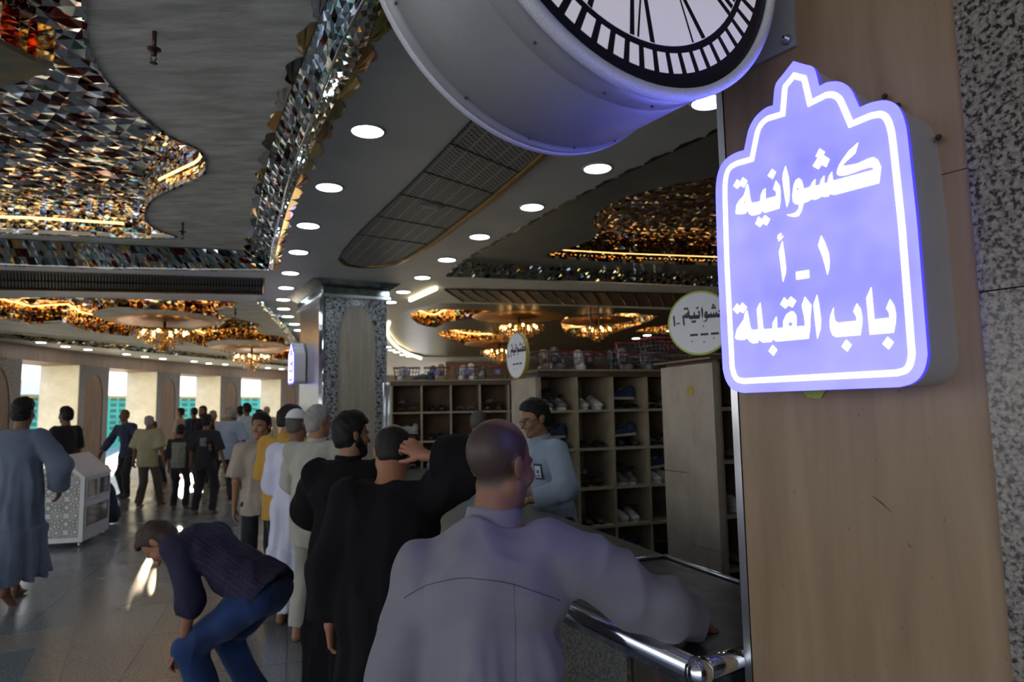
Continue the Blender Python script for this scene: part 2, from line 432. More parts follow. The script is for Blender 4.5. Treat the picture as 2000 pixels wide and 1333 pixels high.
def smooth_closed(pts, sub=3):
    n = len(pts); out = []
    for i in range(n):
        p0, p1, p2, p3 = (Vector(pts[(i + k) % n]) for k in (-1, 0, 1, 2))
        for s_ in range(sub):
            t = s_ / sub
            q = .5 * ((2 * p1) + (p2 - p0) * t + (2 * p0 - 5 * p1 + 4 * p2 - p3) * t * t + (3 * p1 - p0 - 3 * p2 + p3) * t ** 3)
            out.append(tuple(q))
    return out
def smooth_open(pts, sub=4):
    P_ = [Vector(p) for p in pts]; P_ = [P_[0] * 2 - P_[1]] + P_ + [P_[-1] * 2 - P_[-2]]; out = []
    for i in range(1, len(P_) - 2):
        p0, p1, p2, p3 = P_[i - 1], P_[i], P_[i + 1], P_[i + 2]
        for s_ in range(sub):
            t = s_ / sub
            out.append(.5 * ((2 * p1) + (p2 - p0) * t + (2 * p0 - 5 * p1 + 4 * p2 - p3) * t * t + (3 * p1 - p0 - 3 * p2 + p3) * t ** 3))
    out.append(P_[-2]); return out
M_led = emit('warm_led_strip', (1.0, .58, .2), 2.6)
M_ledw = emit('warm_white_led_tube', (1.0, .86, .5), 6.0)

# coffer A (near left): stucco panel with the wavy cut-out
A_cut_px = [(165, -60), (165, 30), (172, 95), (205, 155), (262, 215), (330, 268), (385, 293), (403, 318), (396, 343), (350, 365), (300, 390), (284, 418), (292, 440), (318, 455), (340, 466), (200, 463), (0, 456), (-160, 450)]
A_cut = Q(A_cut_px, ZC)
A_cut = smooth_open(A_cut, 4); A_cut = [tuple(p) for p in A_cut] + [(-8.2, 6.0), (-8.8, 3.0), (-7, .8), (-3.2, .6), (-2.2, 1.6)]
pb = MB(); pb.poly([inset(A_hole, -.04), A_cut], I4, ZC + .012, ZC + .05)
structure(pb.build('ceiling_panel_left', M_plaster))
VT = ZC + .33
vA = mosaic_flat('ceiling_vault_left', A_cut, VT, .11, .03, PAL_A, star=True); structure(vA)
n_line = len(A_cut) - 5
structure(mosaic_wall('trim_2', A_cut[:n_line], ZC + .0, VT, .055, .014, PAL_G))
structure(mosaic_wall('trim_3', A_cut[n_line - 1:] + [A_cut[0]], ZC, VT, .16, .02, PAL_G))
# mirrored bead along the lip of the cut-out
bd = MB()
for i in range(0, n_line - 1):
    a, b = Vector((*A_cut[i], 0)), Vector((*A_cut[i + 1], 0)); n = max(1, int((b - a).length / .05))
    for k in range(n):
        p = a + (b - a) * (k / n); d = (b - a).normalized(); q = Vector((-d.y, d.x, 0)) * .012
        bd.add([p + q + Vector((0, 0, ZC + .008)), p - q + Vector((0, 0, ZC + .008)), p + d * .045 - q * .6 + Vector((0, 0, ZC - .006)), p + d * .045 + q + Vector((0, 0, ZC - .004))], [(0, 1, 2, 3)], col=pick(PAL_S))
structure(bd.build('trim_4', M_mirror))
# LED strips hidden along the vault foot: far straight side and inside the lobe
def led(name, label, pts, r=.012, m=None, parent=None):
    mb = MB(); mb.tube(pts, r, 6); o = mb.build(name, m or M_led, parent)
    if not parent: tag(o, label, 'led strip')
    return o
fp = Q([(-150, 424), (-40, 427), (60, 430), (150, 435), (245, 441)], ZC + .03)
led('led_strip', 'warm yellow led line along the far side of the near left ceiling recess', [(x, y - .03, ZC + .045) for x, y in fp], .014)
lobe = [A_cut[i] for i in range(4 * 5, 4 * 10)]
cx_ = sum(p[0] for p in lobe) / len(lobe); cy_ = sum(p[1] for p in lobe) / len(lobe)
led('led_strip', 'warm yellow led strip inside the rounded lobe of the left ceiling recess', [(p[0] + (cx_ - .25 - p[0]) * .13, p[1] + (cy_ - p[1]) * .13, ZC + .12) for p in lobe], .012)
# central medallion island (corner of it shows at the top left): grey-green panel, striped red and gold side
isl_px = [(-90, 60), (-30, 78), (0, 82), (35, 100), (70, 118), (105, 128), (60, 150), (20, 163), (0, 166), (-60, 160), (-130, 120)]
isl = Q(isl_px, ZC)
M_leaf = mat('painted_green_gold_medallion', (.10, .13, .12), .35, .3, scale=4, stretch=(1, 3, 1), col2=(.3, .2, .07))
ib = MB(); ib.poly([isl], I4, ZC - .01, ZC + .02)
med = empty('ceiling_medallion', (0, 0, 0)); tag(med, 'green and gold leaf medallion with a red and gold striped rim in the left vault', 'ceiling medallion')
ib.build('medallion_panel', M_leaf, med)
rim = MB(); R2 = []
for a, b in zip(isl, isl[1:] + isl[:1]):
    a, b = Vector((*a, 0)), Vector((*b, 0)); n = max(1, int((b - a).length / .05))
    for k in range(n): R2.append(a + (b - a) * k / n)
for i, a in enumerate(R2):
    b = R2[(i + 1) % len(R2)]; c = (.55, .06, .02) if i % 2 else GLD
    for zz in range(4):
        z0 = ZC + .02 + zz * .05; j = rnd.uniform(-.006, .006)
        rim.add([a + Vector((j, 0, z0)), b + Vector((0, j, z0)), b + Vector((0, 0, z0 + .048)), a + Vector((0, j, z0 + .048))], [(0, 1, 2, 3)], col=c)
rim.build('striped_rim', M_mirror, med)

# mirrored cornice of coffer A: inner face, ridge, outer face
def resample(pts, n):
    P_ = [Vector(p) for p in pts]; L_ = [0]
    for a, b in zip(P_[:-1], P_[1:]): L_.append(L_[-1] + (b - a).length)
    out = []
    for k in range(n):
        t = L_[-1] * k / (n - 1); i = 0
        while i < len(L_) - 2 and L_[i + 1] < t: i += 1
        u = (t - L_[i]) / max(1e-9, L_[i + 1] - L_[i]); out.append(P_[i].lerp(P_[i + 1], u))
    return out
def P3(pxs, z): return [Vector(atz(x, y, z)) for x, y in pxs]
inn = P3([(690, -110), (640, 0), (600, 100), (560, 200), (530, 290), (512, 370), (502, 430), (492, 470), (488, 492)], ZC)
rid = P3([(760, -110), (704, 10), (660, 99), (630, 180), (594, 270), (566, 345), (549, 410), (533, 475), (524, 525)], ZC - .13)
ou = P3([(800, -90), (750, 9), (729, 60), (684, 150), (636, 234), (606, 300), (564, 400), (540, 490), (533, 528)], ZC - .005)
near = [(-.15, 1.6), (.1, .2), (.2, -1.5)]
def pre(L_, dx, z): return [Vector((x + dx, y, z)) for x, y in near[::-1]] + L_
inn, rid, ou = smooth_open(pre(inn, -.28, ZC)), smooth_open(pre(rid, -.06, ZC - .13)), smooth_open(pre(ou, .06, ZC - .005))
NS = 150
inn, rid, ou = resample(inn, NS), resample(rid, NS), resample(ou, NS)
def strip(mb, A_, B_, nv, amp, pal, nrm):
    n = len(A_) - 1
    mosaic(mb, lambda u, v: A_[min(n, int(round(u * n)))].lerp(B_[min(n, int(round(u * n)))], v), n, nv, nrm, amp, pal)
cn = MB(); strip(cn, inn, rid, 4, .022, PAL_S, Vector((-.6, 0, -.8))); strip(cn, rid, ou, 3, .012, [(SIL, .6), (GRE, .4)], Vector((.6, 0, -.8)))
cin = P3([(488, 492), (400, 487), (200, 477), (0, 467), (-220, 458)], ZC); crd = P3([(524, 527), (400, 526), (200, 523), (0, 516), (-220, 508)], ZC - .19)
cou = P3([(533, 530), (400, 531), (200, 528), (0, 521), (-220, 512)], ZC - .005)
cin, crd, cou = resample(cin, 90), resample(crd, 90), resample(cou, 90)
strip(cn, cin, crd, 3, .02, [(SIL, .45), (GLD, .2), (GRE, .15), (RED, .1), (DRK, .1)], Vector((0, -1, -.3))); strip(cn, crd, cou, 2, .01, PAL_S, Vector((0, .4, -1)))
# ridge beads
for L_ in (rid, crd): cn.tube([p + Vector((0, 0, -.004)) for p in L_], .009, 5, col=(.6, .66, .68))
structure(cn.build('trim_5', M_mirror))
# scalloped gold and silver mirror pieces beside the cornice
sc_ = MB()
def scallop(L_, off, step, z, cols):
    P_ = resample(L_, max(4, int(sum((b - a).length for a, b in zip(L_[:-1], L_[1:])) / step)))
    for i in range(len(P_) - 1):
        a, b = P_[i], P_[i + 1]; d = (b - a).normalized(); q = Vector((d.y, -d.x, 0)) * off; c = cols[i % len(cols)]
        prof = [(t, max(0, sin(pi * t)) ** .45 * (.85 + .13 * cos(2 * pi * t * 2 + i)) ) for t in np.linspace(0, 1, 13)]
        vs = [a + (b - a) * t + q * hgt + Vector((0, 0, z - a.z)) for t, hgt in prof]
        vs[3].z -= .006 * rnd.random(); vs[8].z -= .006 * rnd.random()
        sc_.add(vs, [tuple(range(len(vs)))], col=c)
scallop(ou, .09, .34, ZC - .006, [(.72, .52, .2), (.5, .4, .15), (.6, .3, .12)])
scallop(inn, -.08, .36, ZC + .008, [(.7, .72, .8), (.55, .38, .16), (.12, .12, .12)])
structure(sc_.build('trim_6', M_mirror))

# coffer B (far left)
B_cut = smooth_closed(Q([(-230, 580), (0, 584), (150, 582), (300, 587), (450, 589), (455, 600), (425, 608), (440, 618), (480, 628), (512, 637), (500, 645), (520, 655), (560, 662), (568, 690), (560, 705), (450, 690), (380, 672), (300, 650), (262, 643), (250, 657), (150, 642), (130, 630), (60, 634), (0, 622), (-200, 605)], ZC), 2)
pb = MB(); pb.poly([inset(B_hole, -.05), B_cut], I4, ZC + .012, ZC + .05); structure(pb.build('ceiling_panel_far_left', M_plaster))
structure(mosaic_flat('ceiling_vault_far_left', B_cut, ZC + .42, .2, .05, PAL_G))
structure(mosaic_wall('trim_7', B_cut + [B_cut[0]], ZC, ZC + .42, .13, .03, PAL_G))
def led_loop(label, poly, z, k, r=.02, m=None):
    cx = sum(p[0] for p in poly) / len(poly); cy = sum(p[1] for p in poly) / len(poly)
    return led('led_strip', label, [(p[0] + (cx - p[0]) * k, p[1] + (cy - p[1]) * k, z) for p in poly], r, m)
led_loop('warm led strip ringing the far left gilded ceiling recess', inset(B_cut, .04), ZC + .37, 0, .016)
isB1 = smooth_closed(Q([(180, 612), (230, 602), (280, 606), (360, 611), (420, 622), (432, 632), (395, 640), (350, 652), (300, 641), (240, 632), (195, 622)], ZC), 2)
isB2 = smooth_closed(Q([(400, 672), (450, 664), (540, 670), (556, 678), (545, 690), (480, 690), (430, 683)], ZC), 2)
for lab, isx in (('wavy grey ceiling island around the larger chandelier on the left', isB1), ('wavy grey ceiling island around the farther chandelier on the left', isB2)):
    e_ = empty('ceiling_island'); tag(e_, lab, 'ceiling island')
    ib = MB(); ib.poly([isx], I4, ZC - .005, ZC + .02); ib.build('island_panel', M_plaster, e_)
    mosaic_wall('gilded_side', isx + [isx[0]], ZC + .02, ZC + .42, .11, .03, PAL_G, e_, -1)
# cornice of B along the colonnade and at its right end
cb2 = MB()
bi = resample(P3([(575, 712), (450, 697), (300, 680), (130, 662), (0, 650), (-200, 636)], ZC), 110); bo = resample(P3([(578, 718), (450, 704), (300, 690), (130, 673), (0, 661), (-200, 645)], ZC - .14), 110)
strip(cb2, bi, bo, 3, .03, [(GLD, .3), (SIL, .35), (GRE, .15), (DRK, .2)], Vector((0, -1, -.3)))
ci = resample(P3([(500, 590), (530, 622), (556, 650), (585, 690)], ZC), 40); co = resample(P3([(514, 590), (540, 618), (566, 645), (592, 680)], ZC - .1), 40)
strip(cb2, ci, co, 3, .03, PAL_S, Vector((-1, 0, -.6)))
structure(cb2.build('trim_8', M_mirror))

# coffer C (near right): raised panel behind the soffit edge
CZP = ZC + .12
pan_c = inset(C_hole, -.05)
C_cut = Q([(1430, 338), (1400, 345), (1300, 364), (1215, 388), (1165, 418), (1160, 440), (1166, 458), (1140, 475), (1090, 492), (1062, 503), (1200, 512), (1400, 519)], CZP)
C_cut = [tuple(p) for p in smooth_open(C_cut, 4)] + [(6.5, 10.6), (7.4, 5.0)]
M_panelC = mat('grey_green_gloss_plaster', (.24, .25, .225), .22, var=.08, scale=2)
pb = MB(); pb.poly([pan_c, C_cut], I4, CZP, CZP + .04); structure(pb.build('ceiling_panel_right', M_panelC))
eb = MB()
for a, b in zip(C_hole[1:9], C_hole[2:10]):
    eb.add([(a[0], a[1], ZC + .001), (b[0], b[1], ZC + .001), (b[0], b[1], CZP + .01), (a[0], a[1], CZP + .01)], [(0, 1, 2, 3)])
structure(eb.build('trim_9', M_soffit))
structure(mosaic_flat('ceiling_vault_right', C_cut, CZP + .3, .09, .022, [(BRO, .45), (SIL, .3), (RED, .15), (GLD, .1)]))
structure(mosaic_wall('trim_10', C_cut + [C_cut[0]], CZP, CZP + .3, .06, .014, PAL_G))
fpC = Q([(1075, 503), (1200, 510), (1400, 517), (1560, 522)], CZP)
led('led_strip', 'warm led strip along the far foot of the right ceiling vault', [(x, y - .05, CZP + .10) for x, y in fpC], .006)
cc_ = MB(); c1 = resample(P3([(905, 512), (1000, 517), (1200, 528), (1420, 541), (1600, 552)], CZP), 110); c2 = resample(P3([(882, 541), (1000, 545), (1200, 552), (1420, 561), (1600, 570)], ZC - .05), 110)
strip(cc_, c1, c2, 4, .02, [(SIL, .35), (GLD, .3), (GRE, .15), (DRK, .2)], Vector((0, -1, -.3)))
structure(cc_.build('trim_11', M_mirror))
# dark scallops hanging from the soffit edge of coffer C
sc_ = MB(); scallop([Vector((*p, 0)) for p in smooth_open(C_hole[1:9], 3)], -.06, .3, ZC - .004, [(.1, .09, .07), (.25, .2, .1), (.16, .03, .02)]); structure(sc_.build('trim_12', M_mirror))
# brown wooden cross soffit panel
wb = MB(); wb.poly([Q([(868, 566), (1100, 570), (1420, 577), (1420, 603), (1100, 595), (905, 590)], ZC - .02)], I4, ZC - .025, ZC)
for t in np.linspace(0, 1, 22):
    a = atz(868 + t * 552, 566 + t * 11, ZC - .035); b = atz(905 + t * 515, 590 + t * 13, ZC - .035)
    wb.tube([a, b], .012, 4)
tag(wb.build('wooden_ceiling_grille', M_beam), 'dark brown slatted wooden grille on the cross beam over the shoe racks', 'ceiling grille')

# coffer D (far right)
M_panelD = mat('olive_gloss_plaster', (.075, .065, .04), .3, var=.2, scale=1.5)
D_cuts = [smooth_closed(Q(L_, ZC + .05), 2) for L_ in (
    [(802, 612), (850, 605), (960, 608), (935, 622), (880, 628), (850, 640), (815, 632)],
    [(850, 652), (900, 644), (950, 650), (985, 660), (960, 672), (900, 670)],
    [(1105, 620), (1180, 612), (1285, 618), (1230, 640), (1180, 655), (1120, 660), (1098, 640)],
    [(1240, 648), (1300, 636), (1390, 640), (1400, 650), (1320, 655)])]
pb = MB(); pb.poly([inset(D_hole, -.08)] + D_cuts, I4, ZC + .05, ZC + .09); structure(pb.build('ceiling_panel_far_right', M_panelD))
dv = MB()
for cut in D_cuts:
    mosaic_x = [p[0] for p in cut]; my = [p[1] for p in cut]
    x0, x1, y0, y1 = min(mosaic_x), max(mosaic_x), min(my), max(my)
    mosaic(dv, lambda u, v: Vector((x0 + (x1 - x0) * u, y0 + (y1 - y0) * v, ZC + .4)), int((x1 - x0) / .14), int((y1 - y0) / .2), Vector((0, 0, -1)), .05, PAL_G)
    for a, b in zip(cut, cut[1:] + cut[:1]):
        A_, B_ = Vector((*a, 0)), Vector((*b, 0))
        mosaic(dv, lambda u, v: A_ + (B_ - A_) * u + Vector((0, 0, ZC + .05 + .35 * v)), max(1, int((B_ - A_).length / .12)), 3, Vector((0, 1, 0)), .025, PAL_G)
structure(dv.build('ceiling_vault_far_right', M_mirror))
for i, cut in enumerate(D_cuts):
    led_loop('warm led strip inside the %s gilded patch of the far right ceiling' % ('leftmost', 'lower left', 'middle', 'rightmost')[i], inset(cut, .04), ZC + .35, 0, .018)
led('led_strip', 'bright curved yellow led line edging the far right ceiling beside the pillar', [(p.x, p.y, ZC - .037) for p in smooth_open(P3([(822, 699), (800, 690), (776, 676), (759, 656), (756, 641), (760, 628)], ZC))], .035, M_ledw)
led('led_tube', 'slim straight led tube on the soffit right of the pillar', [atz(801, 587, ZC - .03), atz(852, 564, ZC - .03)], .03, M_ledw)

# ---- perforated ventilation grille in the main soffit
def grille_mat():
    m, t, b = _new('perforated_grey_metal'); N = t.nodes.new; L = t.links.new
    uv = N('ShaderNodeUVMap')
    def cells(scale, off, rad):
        mp = N('ShaderNodeMapping'); mp.inputs['Scale'].default_value = (scale, scale, 1); mp.inputs['Location'].default_value = (off, off, 0); mp.inputs['Rotation'].default_value = (0, 0, radians(45))
        L(uv.outputs[0], mp.inputs[0])
        fr = N('ShaderNodeVectorMath'); fr.operation = 'FRACTION'; L(mp.outputs[0], fr.inputs[0])
        sb = N('ShaderNodeVectorMath'); sb.operation = 'SUBTRACT'; sb.inputs[1].default_value = (.5, .5, 0); L(fr.outputs[0], sb.inputs[0])
        ab = N('ShaderNodeVectorMath'); ab.operation = 'ABSOLUTE'; L(sb.outputs[0], ab.inputs[0])
        sp = N('ShaderNodeSeparateXYZ'); L(ab.outputs[0], sp.inputs[0])
        mxn = N('ShaderNodeMath'); mxn.operation = 'MAXIMUM'; L(sp.outputs[0], mxn.inputs[0]); L(sp.outputs[1], mxn.inputs[1])
        lt = N('ShaderNodeMath'); lt.operation = 'LESS_THAN'; lt.inputs[1].default_value = rad; L(mxn.outputs[0], lt.inputs[0]); return lt
    a = cells(25, 0, .32)
    sp = N('ShaderNodeSeparateXYZ'); L(uv.outputs[0], sp.inputs[0])
    mu = N('ShaderNodeMath'); mu.operation = 'MULTIPLY'; mu.inputs[1].default_value = 7.5; L(sp.outputs[0], mu.inputs[0])
    fr = N('ShaderNodeMath'); fr.operation = 'FRACT'; L(mu.outputs[0], fr.inputs[0])
    gt = N('ShaderNodeMath'); gt.operation = 'GREATER_THAN'; gt.inputs[1].default_value = .14; L(fr.outputs[0], gt.inputs[0])
    ml = N('ShaderNodeMath'); ml.operation = 'MULTIPLY'; L(a.outputs[0], ml.inputs[0]); L(gt.outputs[0], ml.inputs[1])
    mx = N('ShaderNodeMix'); mx.data_type = 'RGBA'; L(ml.outputs[0], mx.inputs[0])
    mx.inputs[6].default_value = (.34, .34, .33, 1); mx.inputs[7].default_value = (.008, .008, .008, 1)
    L(mx.outputs[2], b.inputs['Base Color']); b.inputs['Roughness'].default_value = .5
    return m
M_grille = grille_mat()
gl = P3([(1020, 120), (920, 235), (800, 360), (700, 455), (668, 492)], ZC - .005); gr = P3([(1150, 225), (1060, 300), (960, 385), (850, 470), (792, 506)], ZC - .005)
gl, gr = resample(smooth_open(gl), 40), resample(smooth_open(gr), 40)
endc = P3([(662, 505), (672, 516), (700, 521), (745, 520), (775, 515)], ZC - .005)
gxd = (gl[20] - gl[0]).normalized(); 
vent = empty('ventilation_grille'); tag(vent, 'long perforated grey ceiling grille with gold edging between the two rows of downlights', 'ceiling grille')
gm = MB(); pl = [tuple(p.xy) for p in gl] + [tuple(p.xy) for p in endc] + [tuple(p.xy) for p in gr[::-1]]
gm.poly([pl], I4, ZC - .004, ZC - .001)
gm.uv = lambda co: (co.x * gxd.y - co.y * gxd.x + 5, co.x * gxd.x + co.y * gxd.y)
gm.build('perforated_panel', M_grille, vent)
gm = MB(); gm.tube([p + Vector((.0, 0, -.004)) for p in (endc + [gr[-1]] + gr[::-1])], .022, 6); gm.tube([p + Vector((.03, .03, -.002)) for p in (endc + [gr[-1]] + gr[::-1])], .012, 5); gm.build('gold_edging', M_gold, vent)
gm = MB(); gm.tube([p + Vector((0, 0, -.004)) for p in gl + endc[:1]], .006, 5); gm.build('dark_edging', M_black, vent)
for k in (4, 10, 15, 20, 26, 32):
    gm = MB(); gm.box((-.006, 0, -.004), (.006, (gl[k] - gr[k]).length, 0), frame(tuple(gl[k] + Vector((0, 0, -.0))), Vector(((gr[k] - gl[k]).normalized().y, -(gr[k] - gl[k]).normalized().x)), Vector((gr[k] - gl[k]).normalized().xy)))
    gm.build('panel_joint', M_black, vent)
p = atz(845, 402, ZC - .006); gm = MB(); gm.lathe([(.001, 0), (.12, 0), (.125, .004)], p, 24); gm.build('round_cover', mat('grille_disc', (.13, .13, .13), .5), vent)
# louvred grille over the left cross beam
lv = empty('louvre_grille'); tag(lv, 'long grey louvred ceiling grille with gold edging on the left cross beam', 'ceiling grille')
l1 = resample(P3([(-260, 520), (0, 529), (514, 544)], ZC - .004), 120); l2 = resample(P3([(-260, 555), (0, 563), (514, 573)], ZC - .004), 120)
M_lv = mat('glossy_louvre', (.32, .34, .35), .12, .6, var=.1)
sb = MB()
for i in range(119):
    a, b = l1[i], l2[i]; d = (l1[i + 1] - l1[i]) * .62
    sb.add([a, b, b + d + Vector((0, 0, -.035)), a + d + Vector((0, 0, -.035))], [(0, 1, 2, 3), (3, 2, 1, 0)])
sb.build('slats', M_lv, lv)
sb = MB(); sb.add([l1[0] + Vector((0, 0, .0025)), l1[-1] + Vector((0, 0, .0025)), l2[-1] + Vector((0, 0, .0025)), l2[0] + Vector((0, 0, .0025))], [(0, 1, 2, 3)]); sb.build('backing', M_black, lv)
sb = MB(); sb.tube(l2, .035, 6); sb.tube([l2[-1], l1[-1]], .02, 6); sb.build('gold_edging', M_gold, lv)
sb = MB(); mid = [(a + b) / 2 + Vector((0, 0, -.004)) for a, b in zip(l1, l2)]; sb.tube(mid, .008, 5); sb.build('centre_rail', M_black, lv)

# ---- downlights
M_dl = emit('cool_led_disc', (.80, .90, 1.0), 32.0)
M_dlr = mat('downlight_ring', (.5, .5, .5), .4)
def downlight(p, label, group, r=.108):
    t = empty('downlight', p); tag(t, label, 'ceiling light', group)
    mb = MB(); mb.lathe([(r, -.012), (r + .012, -.012), (r + .02, 0)], (0, 0, 0), 28, caps=False); mb.build('trim_ring', M_dlr, t)
    mb = MB(); mb.lathe([(.0005, -.008), (r, -.008)], (0, 0, 0), 28); mb.f = [f[::-1] for f in mb.f]; mb.build('lens', M_dl, t)
    return t
left_px = [(718, 255), (643, 365), (602, 440), (583, 492), (567, 533), (559, 562), (553, 585), (554, 603), (562, 618), (575, 633), (584, 645)]
right_px = [(1385, 198), (1167, 328), (1039, 404), (937, 462), (873, 507), (825, 542), (788, 570), (762, 590)]
far_px = [(80, 669), (128, 677), (172, 683), (247, 692), (283, 697), (318, 701), (379, 706), (408, 710), (440, 712), (495, 717), (523, 719), (550, 721)]
rf_px = [(1310, 646), (1264, 655), (1242, 661), (757, 678), (765, 684), (775, 688), (787, 693), (799, 696)]
ordn = ['nearest', 'second', 'third', 'fourth', 'fifth', 'sixth', 'seventh', 'eighth', 'ninth', 'tenth', 'eleventh', 'twelfth']
d0 = None
def dl_clone(p, label, group):
    global d0
    if d0 is None: d0 = downlight(p, label, group); return d0
    c = copy_tree(d0); c.location = p; tag(c, label, None, group); return c
for i, q in enumerate(left_px): dl_clone(atz(*q, ZC), 'round white downlight, %s from the viewer in the row beside the mirrored cornice' % ordn[i], 'downlights left of the perforated grille')
for i, q in enumerate(right_px): dl_clone(atz(*q, ZC), 'round white downlight, %s from the viewer in the row right of the perforated grille' % ordn[i], 'downlights right of the perforated grille')
for i, q in enumerate(far_px): dl_clone(atz(*q, ZC), 'small round downlight over the colonnade, %s from the left' % ('first' if i == 0 else ordn[i]), 'downlights over the far colonnade')
for i, q in enumerate(rf_px): dl_clone(atz(*q, ZC + (.05 if i < 3 else 0)), ('distant downlight above the shoe racks, %s from the right' % ('first', 'second', 'third')[i]) if i < 3 else ('tiny distant downlight under the yellow led curve, %s from the left' % ('first', 'second', 'third', 'fourth', 'fifth')[i - 3]), 'distant downlights')
# downlights behind the viewer keep the near aisle lit as the row goes on
# ---- sprinklers on the left panel
for (q, lab) in (((302, 100), 'brown pendent fire sprinkler hanging from the grey stucco panel, the nearer one'), ((357, 445), 'small dark fire sprinkler at the far end of the grey stucco panel'), ((460, 612), 'tiny sprinkler on the far left grey ceiling panel')):
    p = atz(q[0], q[1] - (38 if q[1] == 100 else 10), ZC + .01); t = empty('fire_sprinkler', p); tag(t, lab, 'sprinkler')
    Mb_ = mat('bronze_sprinkler', (.09, .05, .035), .45, .6)
    mb = MB(); mb.tube([(0, 0, 0), (0, 0, -.09)], .011, 10); mb.lathe([(.011, -.082), (.034, -.092), (.034, -.097), (.011, -.1)], (0, 0, 0), 20); mb.build('pipe', Mb_, t)
    mb = MB(); mb.lathe([(.012, -.1), (.015, -.12), (.01, -.13)], (0, 0, 0), 14)
    for sgn in (-1, 1): mb.tube([(sgn * .012, 0, -.12), (sgn * .014, 0, -.145), (sgn * .004, 0, -.165)], .003, 6)
    mb.build('frame', Mb_, t)
    mb = MB(); mb.lathe([(.003, -.162), (.019, -.167), (.019, -.17), (.002, -.171)], (0, 0, 0), 16); mb.build('deflector', Mb_, t)

# ---- chandeliers
M_cry = mat('crystal_gold_glass', (.9, .62, .3), .05, .85, .1)
M_bulb = emit('warm_bulb', (1.0, .62, .22), 22.0)
M_rose = mat('gilded_ceiling_rose', (.6, .27, .06), .35, .7, .15)
def chandelier(q, label, z=ZC, sc=1.0):
    p = atz(q[0], q[1], z); t = empty('chandelier', p); t.scale = (sc, sc, sc); tag(t, label, 'chandelier', 'crystal chandeliers')
    mb = MB(); mb.lathe([(.0, -.02), (.5, -.03), (.85, -.02), (1.15, .0), (1.2, .03)], (0, 0, 0), 40); mb.build('ceiling_rose', M_rose, t)
    mb = MB(); mb.tube([(0, 0, 0), (0, 0, -.55)], .03, 8); mb.lathe([(.02, -.16), (.5, -.19), (.5, -.22), (.02, -.2)], (0, 0, 0), 32); mb.lathe([(.0, -.62), (.09, -.58), (.05, -.5), (.1, -.42), (.03, -.36)], (0, 0, 0), 16); mb.build('stem', M_gold, t)
    mb = MB()
    for R_, n, z0, z1 in ((.62, 44, -.2, -.34), (.5, 36, -.22, -.42), (.36, 28, -.3, -.5), (.2, 18, -.4, -.6), (.09, 9, -.52, -.68)):
        for k in range(n):
            a = 2 * pi * k / n
            for j in range(3):
                zc = z0 + (z1 - z0) * (j + .5) / 3; h = abs(z1 - z0) / 6; r = .016; cx, cy = R_ * cos(a), R_ * sin(a)
                mb.add([(cx, cy, zc + h), (cx + r, cy, zc), (cx, cy + r, zc), (cx - r, cy, zc), (cx, cy - r, zc), (cx, cy, zc - h)], [(0, 1, 2), (0, 2, 3), (0, 3, 4), (0, 4, 1), (5, 2, 1), (5, 3, 2), (5, 4, 3), (5, 1, 4)])
    mb.build('crystal_drops', M_cry, t)['kind'] = 'stuff'
    for k in range(8):
        a = 2 * pi * k / 8 + .2; mb = MB(); mb.lathe([(.002, .05), (.018, .02), (.03, -.01), (.022, -.04), (.002, -.055)], (.44 * cos(a), .44 * sin(a), -.24), 10); mb.build('bulb', M_bulb, t)
    return t
chandelier((322, 628), 'crystal chandelier under the largest gilded rose, left of the pillar', sc=.95)
chandelier((492, 680), 'smaller looking crystal chandelier farther back, left of the pillar', sc=1.0)
chandelier((1014, 620), 'crystal chandelier glowing directly above the left oval shelf sign', ZC + .05, sc=.85)
chandelier((975, 672), 'distant crystal chandelier low between white sneakers and the oval sign', ZC + .05, sc=.9)
chandelier((1165, 628), 'dim crystal chandelier above the baskets of the nearer shoe rack', ZC + .05, sc=.7)
# pipes hanging near it
for px in (1153, 1169):
    mb = MB(); a = atz(px, 600, ZC); mb.tube([a, a + Vector((0, 0, -.62))], .016, 8)
    tag(mb.build('hanging_pipe', mat('grey_pipe', (.2, .2, .2), .4)), 'thin grey pipe hanging from the ceiling, %s of the pair' % ('left' if px == 1153 else 'right'), 'pipe')

